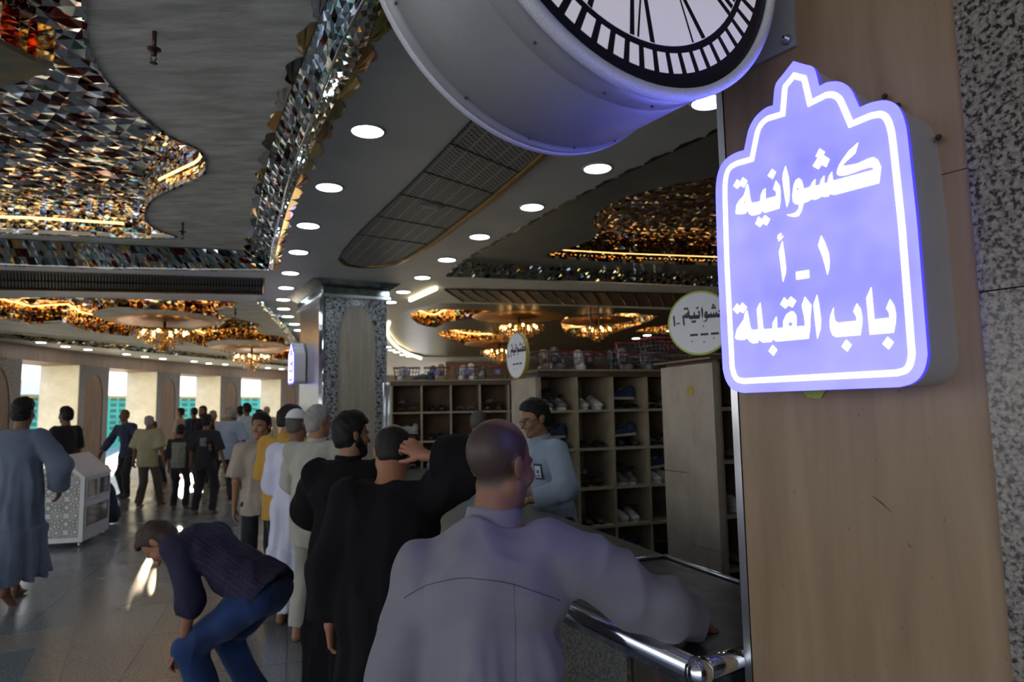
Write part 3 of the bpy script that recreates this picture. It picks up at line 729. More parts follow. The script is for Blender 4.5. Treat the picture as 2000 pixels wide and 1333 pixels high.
# ---- colonnade: deep stone piers with a pointed-arch niche, lintel above
def arch_outline(w_, h, n=8):
    """pointed arch niche, w wide, h high, base at z=0"""
    L_ = [(-w_ / 2, 0), (-w_ / 2, h - w_ * .9)]
    for k in range(1, n):
        t = k / n; L_.append((-w_ / 2 * cos(t * pi / 2) ** .8, h - w_ * .9 + w_ * .9 * sin(t * pi / 2) ** 1.15))
    L_.append((0, h)); L_ += [(-x, z) for x, z in L_[-2::-1]]
    return L_
M_frame = granite('brown_granite_frame', (.13, .10, .08), (.09, .07, .055), (.03, .025, .02), scale=40, rough=.3)
col_names = ['pier at the left picture edge', 'pier right of the man in the black shirt', 'pier behind the man in the dark blue shirt', 'pier behind the light blue robe', 'farthest pier beside the small blue sign']
for i, (a0, a1) in enumerate(cols_ang):
    p0, p1 = wpt(a0, RW), wpt(a1, RW); d = (p1 - p0).normalized(); wd = (p1 - p0).length; nin = Vector((CC.x - p0.x, CC.y - p0.y)).normalized()
    if i >= 5:
        mb = MB(); mb.box((0, .0, 0), (wd, 1.2, 3.2), frame((p0.x, p0.y, 0), d, -nin)); structure(mb.build('wall_unseen_pier', M_marble)); continue  # unseen piers past the frame, added to block light from outside
    t = empty('stone_pier', (p0.x, p0.y, 0)); M_ = frame((0, 0, 0), d, -nin)   # local y points outward
    tag(t, 'deep beige stone ' + col_names[i], 'pier', 'stone piers of the colonnade')
    mb = MB(); mb.box((0, .02, 0), (wd, 1.2, 3.2), M_); mb.build('pier_body', M_marble, t)
    mb = MB(); al = [(x + wd / 2, z + .02) for x, z in arch_outline(wd * .62, 2.95)]
    Mv = M_ @ Matrix(((1, 0, 0, 0), (0, 0, 1, 0), (0, 1, 0, 0), (0, 0, 0, 1)))
    mb.poly([[(0, 0), (wd, 0), (wd, 3.2), (0, 3.2)], al], Mv, .0, .02); mb.build('granite_frame', M_frame, t)
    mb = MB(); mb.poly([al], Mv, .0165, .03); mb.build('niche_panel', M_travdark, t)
lb = MB(); K = 60
for k in range(K):
    a0 = ang_lo + (ang_hi - ang_lo) * k / K; a1 = ang_lo + (ang_hi - ang_lo) * (k + 1) / K
    q = [wpt(a0, RW + .02), wpt(a1, RW + .02), wpt(a1, RW + 1.18), wpt(a0, RW + 1.18)]
    lb.add([(v.x, v.y, z) for z in (3.2, ZC + .06) for v in q], [(0, 1, 2, 3), (4, 7, 6, 5), (0, 4, 5, 1), (2, 6, 7, 3)])
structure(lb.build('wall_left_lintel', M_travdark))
# outside: paving, row of green doors, white canopy, pale building
ob = MB(); ob.box((-70, -30, -.2), (-26, 90, -.05)); ob.box((-26, 46, -.2), (30, 90, -.05)); structure(ob.build('floor_outside', mat('pale_paving', (.5, .49, .45), .6)))
M_green = mat('green_glazed_door', (.02, .42, .30), .3, var=.15, scale=2)
M_greend = mat('dark_green_panel', (.01, .14, .11), .35)
M_can = mat('white_canopy', (.8, .84, .86), .5, var=.02)
RD = RW + 18.0
def wall_hitR(px, R_):
    d = ray(px, 812); d = Vector((d.x, d.y)).normalized(); b = -d.dot(CC); c = CC.length_squared - R_ * R_
    return d * (-b + sqrt(b * b - c))
for i, (x0, x1) in enumerate(((20, 92), (195, 262), (335, 400), (458, 520))):
    a, b = wall_hitR(x0, RD), wall_hitR(x1, RD); d = (b - a).normalized(); wd = (b - a).length; M_ = frame((0, 0, 0), d, Vector((-d.y, d.x)))
    t = empty('green_door', (a.x, a.y, 0)); tag(t, ('bright green double door seen through the first opening on the left', 'bright green double door behind the man in the dark blue shirt', 'bright green double door behind the black-shirted men', 'bright green door seen through the farthest opening')[i], 'door', 'green doors beyond the colonnade')
    mb = MB(); mb.box((0, 0, 0), (wd, .1, 3.0), M_); mb.build('door_leaf', M_green, t)
    mb = MB()
    for u in range(4):
        for v in range(8):
            mb.box((wd * (u + .18) / 4, -.02, .25 + v * .35), (wd * (u + .82) / 4, 0, .25 + v * .35 + .2), M_)
    mb.build('panel_grid', M_greend, t)
    mb = MB(); mb.box((0, -.03, 2.86), (wd, .02, 2.94), M_); mb.build('gold_rail', M_gold, t)
cb3 = MB()
for k in range(34):
    a0 = cols_ang[0][0] + .1 - k * .02; a1 = a0 - .02
    q = [wpt(a0, RD - .6), wpt(a1, RD - .6), wpt(a1, RD + .4), wpt(a0, RD + .4)]
    cb3.add([(v.x, v.y, z) for z in (3.01, 3.75) for v in q], [(0, 1, 2, 3), (4, 7, 6, 5), (0, 4, 5, 1), (2, 6, 7, 3), (1, 5, 6, 2), (3, 7, 4, 0)])
tag(cb3.build('white_canopy', M_can), 'white rounded canopy band above the green doors outside', 'canopy')
bb = MB()
for k in range(5):
    a0 = cols_ang[0][0] + .05 - k * .13; q = [wpt(a0, RD + 14), wpt(a0 - .1, RD + 14), wpt(a0 - .1, RD + 20), wpt(a0, RD + 20)]
    bb.add([(v.x, v.y, z) for z in (0, (4.6, 4.2, 5.0, 4.4, 4.8)[k]) for v in q], [(0, 1, 2, 3), (4, 7, 6, 5), (0, 4, 5, 1), (2, 6, 7, 3), (1, 5, 6, 2), (3, 7, 4, 0)])
tag(bb.build('distant_buildings', mat('pale_pink_render', (.62, .56, .52), .8, var=.2, scale=.6)), 'pale blurred buildings against the sky beyond the canopy', 'buildings', kind='stuff')

# ---- enclosing walls at the far right, and one unseen behind the camera
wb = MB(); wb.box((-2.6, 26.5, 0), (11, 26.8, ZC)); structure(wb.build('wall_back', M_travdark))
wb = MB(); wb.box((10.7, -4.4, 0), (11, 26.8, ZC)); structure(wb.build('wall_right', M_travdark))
wb = MB(); wb.box((.6, -4.4, 0), (10.8, -4.1, ZC)); structure(wb.build('wall_near', M_travdark))  # unseen wall behind the camera, widened to hold off light from behind
# ================================================================== NEAR PILLAR, SIGN, CLOCK
N2 = Vector((.809, .588, 0)).normalized(); T2 = Vector((.588, -.809, 0)).normalized()   # into the wall / towards the viewer's right
DW = 1.494                                                            # wall plane: p . N2 = DW
def on_wall(px, py, off=0.0):
    d = ray(px, py); return CAMP + d * ((DW - off - CAMP.dot(N2)) / d.dot(N2))
def wall_frame(off=0.0):
    o = N2 * (DW - off); return Matrix(((T2.x, 0, -N2.x, o.x), (T2.y, 0, -N2.y, o.y), (0, 1, 0, 0), (0, 0, 0, 1)))   # X along the wall, Y up, Z towards the viewer
def wxy(px, py, off=0.0):
    p = on_wall(px, py, off); return (p.dot(T2), p.z)
SL, SR = -1.075, -.522
WF = wall_frame()
pil = empty('clad_pillar', (N2 * DW + T2 * SL)); pil.location.z = 0
tag(pil, 'large foreground pillar clad in beige travertine with a grey granite border, right edge', 'pillar')
def fixp(o): o.parent = pil; o.matrix_parent_inverse = Matrix.Translation(-pil.location); return o
ZJ = wxy(1868, 335)[1]
mb = MB(); mb.poly([[(SL - .0, 0), (SR, 0), (SR, ZJ), (SL, ZJ)]], WF, -.03, 0); mb.poly([[(SL, ZJ + .002), (SR, ZJ + .002), (SR, ZC), (SL, ZC)]], WF, -.03, 0)
fixp(mb.build('travertine_slab', M_trav))
mb = MB(); zj = wxy(1960, 568)[1]
mb.poly([[(SR + .004, 0), (1.4, 0), (1.4, zj), (SR + .004, zj)]], WF, -.03, .012); mb.poly([[(SR + .004, zj + .003), (1.4, zj + .003), (1.4, ZC), (SR + .004, ZC)]], WF, -.03, .012)
fixp(mb.build('granite_border', M_granite))
mb = MB(); mb.poly([[(SL - .022, 0), (SL - .002, 0), (SL - .002, ZC), (SL - .022, ZC)]], WF, -.12, .003); fixp(mb.build('steel_edge_strip', M_steel))
mb = MB(); mb.poly([[(SL - .01, 0), (1.4, 0), (1.4, ZC), (SL - .01, ZC)]], WF, -.9, -.03); fixp(mb.build('pillar_core', M_trav))
# chipped grout line and scratch on the slab
mb = MB(); j = [wxy(x, y) for x, y in ((1705, 970), (1722, 983), (1743, 1003))]; mb.tube([WF @ Vector((x, z, 0)) for x, z in j], [.0006, .0012, .0003], 5)
fixp(mb.build('crack', mat('crack_brown', (.05, .03, .015), .9)))

# ---- blue backlit sign -------------------------------------------------------
APX = CAMP + ray(1549.2, 119.2) * 1.5; OFF = DW - APX.dot(N2)          # front face of the sign box
SF = wall_frame(OFF); ax = APX.dot(T2)
def sxy(px, py): return wxy(px, py, OFF)
cA = lambda L_: [sxy(1400 + x / 5.263, 260 + y / 5.263) for x, y in L_]
cB = lambda L_: [sxy(1400 + x / 4.7605, 440 + y / 4.7605) for x, y in L_]
half = [(705, 80), (620, 190), (572, 250), (552, 310), (540, 440), (480, 462), (410, 520), (365, 585), (338, 650), (322, 720), (305, 805), (235, 828), (160, 875), (112, 940), (88, 1010), (77, 1090), (75, 1200)]
hl = [sxy(1380 + x / 4.1667, 100 + y / 4.1667) for x, y in half] + [sxy(*q) for q in ((1401, 500), (1404, 600), (1408, 690), (1413, 728), (1421, 750), (1434, 763), (1452, 768))]
zbot = sxy(1600, 768)[1]; zb0 = hl[-1][1]
zbot = hl[-1][1]
left = [(x - ax, z) for x, z in hl]
def sm2(p): return [tuple(v.xy) for v in smooth_open([Vector((x, z, 0)) for x, z in p], 4)]
left = sm2(left[0:5])[:-1] + sm2(left[4:11])[:-1] + sm2(left[10:])
wL = -.148 * 1.5
left = [(max(x, wL - .003), z) for x, z in left]
outl = [(x, z) for x, z in left] + [(-x, z) for x, z in left[:0:-1]]
outl = [(x + ax, z) for x, z in outl]
def dens(pts):      # rounder scallops
    return pts
sign = empty('illuminated_sign', APX + Vector((0, 0, -.7))); tag(sign, 'blue backlit box sign with white arabic lettering and pointed dome outline, on the travertine pillar', 'sign')
def fixs(o, r=sign): o.parent = r; o.matrix_parent_inverse = Matrix.Translation(-r.location); return o
M_blue = emit('backlit_blue_acrylic', (.14, .135, 2.6), 2.2, .3, 6, base=(.2, .2, .6))
M_edgeblue = emit('blue_acrylic_edge', (.06, .05, .8), 1.0, base=(.1, .1, .5))
M_wlet = emit('white_backlit_acrylic', (.95, 1.0, 1.05), 3.2)
mb = MB(); mb.poly([outl], SF, -.012, 0, mi_side=1); fixs(mb.build('face_panel', [M_blue, M_edgeblue]))
mb = MB(); ins = inset(outl, .004)
mb.poly([ins], SF, -OFF + .0, -.0125); fixs(mb.build('box_housing', mat('grey_sign_housing', (.55, .54, .58), .4, .15, var=.04)))
b1, b2 = inset(outl, .021, True), inset(outl, .033, True)
mb = MB(); mb.poly([b1, b2], SF, .0, .0012); fixs(mb.build('white_border', M_wlet))
LET1 = [  # first line
 ([(1453,100),(1425,205),(1330,290),(1285,340),(1350,335),(1450,315),(1560,265),(1610,250),(1655,275),(1688,350),(1668,515),(1400,585),(1215,635),(1180,632),(1163,618),(1150,650),(1110,657),(1080,650),(1045,672),(1010,685),(970,680),(935,705),(895,718),(885,745),(870,805),(840,855),(790,862),(750,855),(720,840),(760,838),(810,820),(840,790),(850,735),(810,730),(785,705),(780,650),(785,590),(795,530),(815,485),(845,465),(870,485),(885,530),(893,573),(935,565),(965,550),(985,505),(1015,475),(1010,545),(1060,535),(1075,480),(1105,440),(1103,522),(1140,510),(1155,445),(1185,400),(1190,465),(1200,492),(1620,378),(1605,355),(1570,352),(1500,372),(1400,410),(1320,435),(1260,438),(1240,425),(1238,395),(1260,330),(1300,265),(1360,185)], [(830,555),(815,580),(835,592),(853,580)]),
 ([(708,340),(740,460),(748,600),(745,690),(722,760),(708,690),(690,570),(677,470),(685,410)], None),
 ([(610,490),(645,540),(655,600),(655,690),(643,775),(560,800),(500,818),(480,812),(465,795),(450,828),(400,843),(360,848),(335,830),(312,790),(300,825),(260,835),(210,835),(195,825),(205,740),(235,690),(275,650),(295,600),(300,560),(316,522),(328,560),(345,680),(360,720),(420,710),(450,700),(455,640),(475,590),(500,570),(500,680),(615,650),(610,600),(582,578)], [(262,721),(298,690),(301,718)]),
 ([(570,370),(608,402),(575,473),(525,440)], None),
 ([(210,478),(240,505),(270,457),(315,492),(280,560),(240,540),(212,573),(172,545)], None),
 ([(1058,160),(1112,195),(1070,270),(1018,240)], None),
 ([(1040,256),(1072,290),(1105,232),(1160,270),(1125,350),(1078,325),(1045,372),(988,340)], None),
 ([(430,860),(465,890),(495,845),(548,885),(515,950),(475,930),(445,967),(398,935)], None)]
LET2 = [
 ([(595,75),(605,85),(588,92),(590,105),(620,100),(605,125),(575,152),(580,130),(565,125),(570,95)], None),
 ([(610,150),(628,260),(643,400),(640,450),(617,527),(600,400),(580,250)], None),
 ([(738,437),(858,418),(861,490),(742,508)], None),
 ([(972,97),(1005,160),(1040,260),(1048,330),(1045,400),(1030,462),(1010,380),(985,290),(945,190)], None)]
LET3 = [
 ([(1612,690),(1650,750),(1665,830),(1663,900),(1645,1000),(1540,1008),(1425,1018),(1410,850),(1393,680),(1437,578),(1448,700),(1465,880),(1610,862),(1605,815),(1577,775)], None),
 ([(1303,730),(1338,780),(1352,860),(1350,930),(1335,1022),(1200,1033),(1110,1040),(1080,1025),(1060,980),(1052,910),(1060,840),(1087,768),(1087,830),(1100,890),(1125,910),(1303,892),(1300,850),(1272,802)], None),
 ([(1590,1040),(1645,1090),(1600,1155),(1542,1105)], None), ([(1205,1067),(1253,1115),(1215,1175),(1163,1130)], None),
 ([(933,650),(950,740),(967,870),(965,960),(937,1055),(925,960),(912,850),(902,740)], None),
 ([(820,668),(880,745),(868,870),(868,950),(855,1055),(700,1070),(565,1082),(540,1075),(523,1053),(510,1085),(430,1092),(405,1075),(395,1050),(383,1093),(340,1100),(310,1085),(280,1045),(265,1065),(215,1068),(180,1060),(172,1045),(190,970),(225,920),(255,875),(262,820),(282,790),(295,850),(312,950),(325,975),(390,972),(383,880),(375,780),(405,722),(418,830),(430,950),(440,970),(520,965),(522,910),(555,850),(560,900),(560,962),(620,955),(622,890),(650,830),(690,803),(715,805),(738,840),(742,890),(740,945),(825,938),(815,850),(793,750)], [(685,895),(712,920),(690,948),(657,922)]),
 ([(628,672),(660,705),(690,665),(738,705),(705,765),(668,745),(638,775),(592,738)], None),
 ([(190,730),(212,758),(240,722),(282,765),(245,818),(215,800),(193,825),(152,785)], None),
 ([(520,1115),(562,1160),(528,1215),(484,1172)], None)]
def letters(LL, conv):
    return [([conv(o)] + ([conv(h)] if h else [])) for o, h in LL]
W1, W2_, W3 = letters(LET1, cA), letters(LET2, cB), letters(LET3, cB)
for nm, W_ in (('lettering_top_line', W1), ('lettering_middle_line', W2_), ('lettering_bottom_line', W3)):
    mb = MB()
    for rings in W_: mb.poly(rings, SF, 0, .0012)
    fixs(mb.build(nm, M_wlet))
# fixing screws on the housing rim and the cable loop
mb = MB()
for q in ((1728, 188), (1833, 268), (1851, 695), (1754, 206)):
    mb.tube([on_wall(*q, .01), on_wall(*q, .03)], .006, 8)
fixs(mb.build('fixing_screw', M_black))
# green-yellow sticker edge peeping from under the sign
mb = MB(); g_ = [wxy(x, y, .012) for x, y in ((1560, 760), (1610, 760), (1600, 778), (1590, 779), (1572, 776))]; mb.poly([g_], wall_frame(.003), 0, .001)
tag(mb.build('sticker', mat('lime_sticker', (.35, .45, .04), .5)), 'lime green sticker edge on the pillar just under the blue sign', 'sticker')

# ---- clock -------------------------------------------------------------------
CK = CAMP + ray(1240, -232) * 1.33; yaw = radians(33.43)
nF = Vector((sin(yaw), -cos(yaw), 0)); xF = Vector((cos(yaw), sin(yaw), 0)); RC, TH = .4325, .332
clock = empty('drum_clock', CK); tag(clock, 'large double-sided round clock in a pale grey drum, bracketed to the pillar', 'clock')
CF = Matrix(((xF.x, 0, nF.x, 0), (xF.y, 0, nF.y, 0), (0, 1, 0, 0), (0, 0, 0, 1)))      # Z towards the front of the clock
M_drum = mat('pale_grey_powder_coat', (.36, .36, .375), .3, .15, var=.03, bump=.15, bscale=500)
M_rim = mat('silver_sparkle_paint', (.78, .80, .88), .4, .12, var=.06, scale=300, bump=.5, bscale=420)
mb = MB(); mb.lathe([(RC * .985, -.002), (RC * .985, -.07), (RC * .982, -.072), (RC * .985, -.074), (RC * .985, -TH + .03), (RC * .98, -TH + .028), (RC, -TH + .025), (RC, -TH), (RC * .9, -TH - .004)], (0, 0, 0), 96, M=CF); mb.build('drum_housing', M_drum, clock)
mb = MB()
for sgn in (0, 1):
    m_ = CF if not sgn else CF @ Matrix.Translation((0, 0, -TH)) @ Matrix.Rotation(pi, 4, 'Y')
    mb.lathe([(RC * .985, -.012), (RC * 1.003, -.008), (RC * 1.003, .008), (RC * .985, .011), (RC * .955, .0105), (RC * .952, .003), (RC * .958, -.006)], (0, 0, 0), 96, M=m_, caps=False)
mb.build('rim', M_rim, clock)
M_dial = mat('black_dial_glass', (.010, .010, .020), .25, spec=.25)
M_opal = emit('opal_dial', (.46, .43, .47), .62, base=(.65, .63, .66))
def ring_sector(r0, r1, a0, a1, n=3):
    return [(r0 * sin(a0 + (a1 - a0) * k / n), r0 * cos(a0 + (a1 - a0) * k / n)) for k in range(n + 1)] + [(r1 * sin(a1 - (a1 - a0) * k / n), r1 * cos(a1 - (a1 - a0) * k / n)) for k in range(n + 1)]
for sgn in (0, 1):
    m_ = CF if not sgn else CF @ Matrix.Translation((0, 0, -TH)) @ Matrix.Rotation(pi, 4, 'Y')
    dial = MB(); dial.poly([[(RC * .96 * cos(2 * pi * k / 96), RC * .96 * sin(2 * pi * k / 96)) for k in range(96)]], m_, -.006, -.001)
    dl = dial.build('dial', M_dial, clock)
    mb = MB()
    for k in range(60):
        a = 2 * pi * (k + .5) / 60; w_ = 2 * pi / 60 * .3
        if k % 1 == 0: mb.poly([ring_sector(RC * .784, RC * .877, a - w_, a + w_)], m_, -.001, .0004)
    mb.build('minute_track', M_opal, dl)
    mb = MB(); mb.poly([[(RC * .75 * cos(2 * pi * k / 96), RC * .75 * sin(2 * pi * k / 96)) for k in range(96)]], m_, -.001, .0004); mb.build('white_disc', M_opal, dl)
    mb = MB()   # roman numerals as radial bars
    ROM = ['XII', 'I', 'II', 'III', 'IIII', 'V', 'VI', 'VII', 'VIII', 'IX', 'X', 'XI']
    r0, r1 = RC * .745, RC * .42
    for h in range(12):
        A0 = 2 * pi * h / 12; s_ = ROM[h]; wid = {'I': .045, 'V': .1, 'X': .1}
        tot = sum(wid[c] for c in s_); x = -tot / 2
        def P_(u, r): rr = r; return (rr * sin(A0) + u * RC * cos(A0) * (rr / RC + .35), rr * cos(A0) - u * RC * sin(A0) * (rr / RC + .35))
        def bar(ua, ra, ub, rb, t): mb.poly([[P_(ua - t, ra), P_(ua + t, ra), P_(ub + t, rb), P_(ub - t, rb)]], m_, .0004, .0012)
        for c in s_:
            w_ = wid[c]
            if c == 'I': bar(x + w_ / 2, r0, x + w_ / 2, r1, .012)
            if c == 'V': bar(x + .01, r0, x + w_ * .55, r1, .013); bar(x + w_ - .01, r0, x + w_ * .45, r1, .005)
            if c == 'X': bar(x + .01, r0, x + w_ - .01, r1, .013); bar(x + w_ - .01, r0, x + .01, r1, .005)
            x += w_
    mb.build('roman_numerals', M_dial, dl)
    mb = MB()
    for ang, ln, wd in ((radians(205), RC * .4, .016), (radians(150), RC * .52, .011)):
        mb.poly([[(-wd * cos(ang), wd * sin(ang)), (ln * sin(ang) - .004 * cos(ang), ln * cos(ang) + .004 * sin(ang)), (ln * sin(ang) + .004 * cos(ang), ln * cos(ang) - .004 * sin(ang)), (wd * cos(ang), -wd * sin(ang))]], m_, .004, .006)
    mb.build('clock_hands', mat('beige_hands', (.35, .28, .2), .4), dl)
mb = MB()
for q in (radians(-62), radians(-80), radians(-97), radians(-120), radians(-150)):
    for zz in (-.05, -.3):
        c = CF @ Vector((RC * .985 * cos(q), RC * .985 * sin(q), zz)); nn = (CF @ Vector((cos(q), sin(q), 0))); mb.tube([c, c + nn * .003], .003, 8)
mb.build('rivet', mat('rivet_grey', (.08, .08, .1), .5), clock)
# bracket: wall plate with a bolt, arm to the drum
bp = [wxy(x, y) for x, y in ((1468, 132), (1559, 94))]
zb = (bp[0][1] + bp[1][1]) / 2
mb = MB(); mb.poly([[(bp[0][0] - .02, zb), (bp[1][0], zb), (bp[1][0], zb + .55), (bp[0][0] - .02, zb + .55)]], WF, .001, .012)
o = mb.build('wall_plate', M_drum); o.parent = clock; o.matrix_parent_inverse = Matrix.Translation(-clock.location)
bq = on_wall(1540, 78, .012); mb = MB(); mb.tube([bq, bq - N2 * .008, bq - N2 * .009, bq - N2 * .02], [.011, .011, .007, .006], 12)
o = mb.build('bolt', M_steel); o.parent = clock; o.matrix_parent_inverse = Matrix.Translation(-clock.location)
dd = DW - CK.dot(N2); am = CK - nF * (TH / 2)
mb = MB(); mb.tube([am + N2 * (RC * .97), am + N2 * (DW - am.dot(N2) - .012)], .05, 20); mb.tube([am + N2 * (DW - am.dot(N2) - .03), am + N2 * (DW - am.dot(N2) - .012)], .08, 20)
o = mb.build('bracket_arm', M_drum); o.parent = clock; o.matrix_parent_inverse = Matrix.Translation(-clock.location)

# ---- middle pillar -----------------------------------------------------------
pL = atz(637, 561, 3.5).xy; dP = Vector((.87, .49)).normalized(); qP = Vector((-dP.y, dP.x))
_r = ray(755, 700); wP = (pL.y * _r.x - pL.x * _r.y) / (dP.x * _r.y - dP.y * _r.x)
mp = empty('granite_pillar', (pL.x, pL.y, 0)); tag(mp, 'granite pillar with a pointed beige niche panel in the middle of the hall', 'pillar')
MP = frame((0, 0, 0), dP, qP); MPv = MP @ Matrix(((1, 0, 0, 0), (0, 0, 1, 0), (0, 1, 0, 0), (0, 0, 0, 1)))
mb = MB(); mb.box((.01, .02, 0), (wP - .01, 1.65, 3.5), MP); mb.build('pillar_core', M_granite2, mp)
al = [(x + wP / 2, z + .03) for x, z in arch_outline(wP * .62, 3.22, 10)]
mb = MB(); mb.poly([[(0, 0), (wP, 0), (wP, 3.36), (0, 3.36)], al], MPv, -.01, .02); mb.build('front_granite', M_granite2, mp)
mb = MB(); mb.poly([al], MPv, .006, .03); mb.build('niche_panel', travertine('travertine_grey_beige', (.30, .27, .22), (.45, .41, .34)), mp)
mb = MB()
for k in range(4): mb.tube([MP @ Vector((-.02 - .0 * k, .06 + k * .05, 0)), MP @ Vector((-.02, .06 + k * .05, 3.38))], .024, 10)
mb.build('steel_corner_rods', M_chrome, mp)
mb = MB(); mb.box((-.012, .24, 0), (.0, 1.65, 3.38), MP); mb.build('side_steel_sheet', M_steel, mp)
mb = MB(); mb.box((-.08, -.05, 3.36), (wP + .05, 1.7, 3.4), MP); mb.build('steel_band', M_steel, mp)
mb = MB(); mb.box((-.05, -.03, 3.4), (wP + .03, 1.68, 3.5), MP)
prof = [(-.14, 3.5), (-.2, 3.6)]
mb.add([MP @ Vector(p) for p in ((-.05, -.03, 3.5), (wP + .03, -.03, 3.5), (wP + .03, 1.68, 3.5), (-.05, 1.68, 3.5), (-.22, -.18, 3.598), (wP + .16, -.18, 3.598), (wP + .16, 1.78, 3.598), (-.22, 1.78, 3.598))], [(0, 1, 5, 4), (1, 2, 6, 5), (2, 3, 7, 6), (3, 0, 4, 7), (4, 5, 6, 7)])
mb.build('flared_capital', mat('dark_mirror_cornice', (.25, .3, .3), .12, .9, .3, scale=12), mp)

# small blue sign on its aisle side, same make as the big one
ssc = 1.0
bs = empty('illuminated_sign'); tag(bs, 'small looking blue box sign on the far side of the middle granite pillar', 'sign')
nS = -dP; tS = qP * -1        # faces the aisle: normal -dP ; text runs towards viewer (-qP)
og = Vector((pL.x, pL.y)) + qP * 1.33 - dP * .03
zt = 2.80; outs = [((x - ax), (z - APX.z)) for x, z in outl]; zs = .62 / .7
MS = Matrix(((tS.x, 0, nS.x, og.x), (tS.y, 0, nS.y, og.y), (0, 1, 0, zt), (0, 0, 0, 1)))
mb = MB(); mb.poly([[(x * .9, z * .9) for x, z in outs]], MS, .0, .17); mb.build('box_housing', MATS['grey_sign_housing'], bs)
mb = MB(); mb.poly([[(x * .91, z * .91) for x, z in outs]], MS, .171, .183, mi_side=1); mb.build('face_panel', [M_blue, M_edgeblue], bs)
mb = MB(); mb.poly([[(x * .9, z * .9) for x, z in inset(outs, .022, True)], [(x * .9, z * .9) for x, z in inset(outs, .036, True)]], MS, .183, .185); mb.build('white_border', M_wlet, bs)
mb = MB()
for rings in W1 + W2_ + W3: mb.poly([[((x - ax) * .9, (z - APX.z) * .9) for x, z in rg] for rg in rings], MS, .183, .185)
mb.build('lettering', M_wlet, bs)

# ================================================================== COUNTER
CH = 1.03
M_tray = mat('worn_dark_metal', (.075, .08, .10), .3, .75, .4, scale=14, bump=.1, bscale=120)
M_stone = granite('counter_stone', (.12, .12, .105), (.09, .088, .078), (.055, .055, .05), scale=110, rough=.3)
A0 = atz(1365, 1302, CH); A1 = atz(1150, 1203, CH); dC = (A1 - A0).normalized()
I0 = atz(1445, 1135, CH); I1 = atz(1300, 1085, CH); Sm = atz(1223, 1093, CH)
e0 = A0; e1 = A0 + dC * .5 * 3
def outer_at(y): return A0 + dC * ((y - A0.y) / dC.y)
dI = (Vector((.10, 4.6, CH)) - I1).normalized()
def inner_at(y): return I1 + dI * ((y - I1.y) / dI.y)
R1 = A0 + (atz(1450, 1277, CH) - A0).normalized() * .20
ctr = empty('service_counter', (A0.x, A0.y, 0)); tag(ctr, 'long service counter with a metal tray top at the near end, grey stone beyond', 'counter')
def fixc(o): o.parent = ctr; o.matrix_parent_inverse = Matrix.Translation(-ctr.location); return o
Os = outer_at(Sm.y + .05)
tray = [tuple(p.xy) for p in (A0, R1, I0 + (I0 - I1) * .25, I0, I1, Sm, Os)]
mb = MB(); mb.poly([tray], I4, CH - .06, CH - .012); fixc(mb.build('metal_tray', M_tray))
mb = MB(); 
def rim_bar(a, b, w_=.012, h=.012): mb.tube([Vector((a.x, a.y, CH - .004)), Vector((b.x, b.y, CH - .004))], w_, 8)
rim_bar(I0 + (I0 - I1) * .25, I0, .009); rim_bar(I0, I1, .009); rim_bar(I1, Sm, .007); rim_bar(Sm, Os, .007)
fixc(mb.build('tray_rim', M_steel))
mb = MB(); mb.tube([Vector((A0.x, A0.y, CH - .01)) , Vector((outer_at(6.6).x, 6.6, CH - .01))], .028, 16); mb.tube([Vector((A0.x, A0.y, CH - .01)), Vector((R1.x, R1.y, CH - .01))], .028, 16)
mb.lathe([(.001, .034), (.02, .028), (.034, .01), (.036, -.01), (.028, -.03), (.012, -.04), (.001, -.042)], (A0.x, A0.y, CH - .01), 20)
fixc(mb.build('chrome_edge_rail', M_chrome))
far_o, far_i = outer_at(7.6), inner_at(7.6)
mb = MB(); mb.poly([[tuple(p.xy) for p in (Os, Sm, I1, far_i, far_o)]], I4, CH - .05, CH - .002); fixc(mb.build('stone_top', M_stone))
nC = Vector((dC.y, -dC.x, 0))     # towards the inside
def base_pt(y, off): p = outer_at(y) + nC * off; return (p.x, p.y)
ys = 2.02
mb = MB(); mb.poly([[base_pt(1.75, .05), base_pt(ys, .05), base_pt(ys, .4), base_pt(1.75, .4)]], I4, 0, CH - .06); fixc(mb.build('base_wood_panel', mat('dark_rusty_veneer', (.02, .012, .01), .4, col2=(.07, .03, .018), scale=9, stretch=(3, 3, .6), detail=8)))
mb = MB(); mb.poly([[base_pt(ys, .035), base_pt(7.6, .035), base_pt(7.6, .5), base_pt(ys, .5)]], I4, 0, CH - .05); fixc(mb.build('base_stone_panel', M_stone))
# grey metal trough under the near end
mb = MB(); t0 = R1 - (R1 - A0).normalized() * .12
mb.poly([[tuple((A0 + nC * .03).xy), tuple((R1 + Vector((0, .02, 0))).xy), tuple((R1 + dC * .3).xy), tuple((A0 + nC * .03 + dC * .3).xy)]], I4, CH - .3, CH - .06); fixc(mb.build('end_panel', MATS['dark_rusty_veneer']))

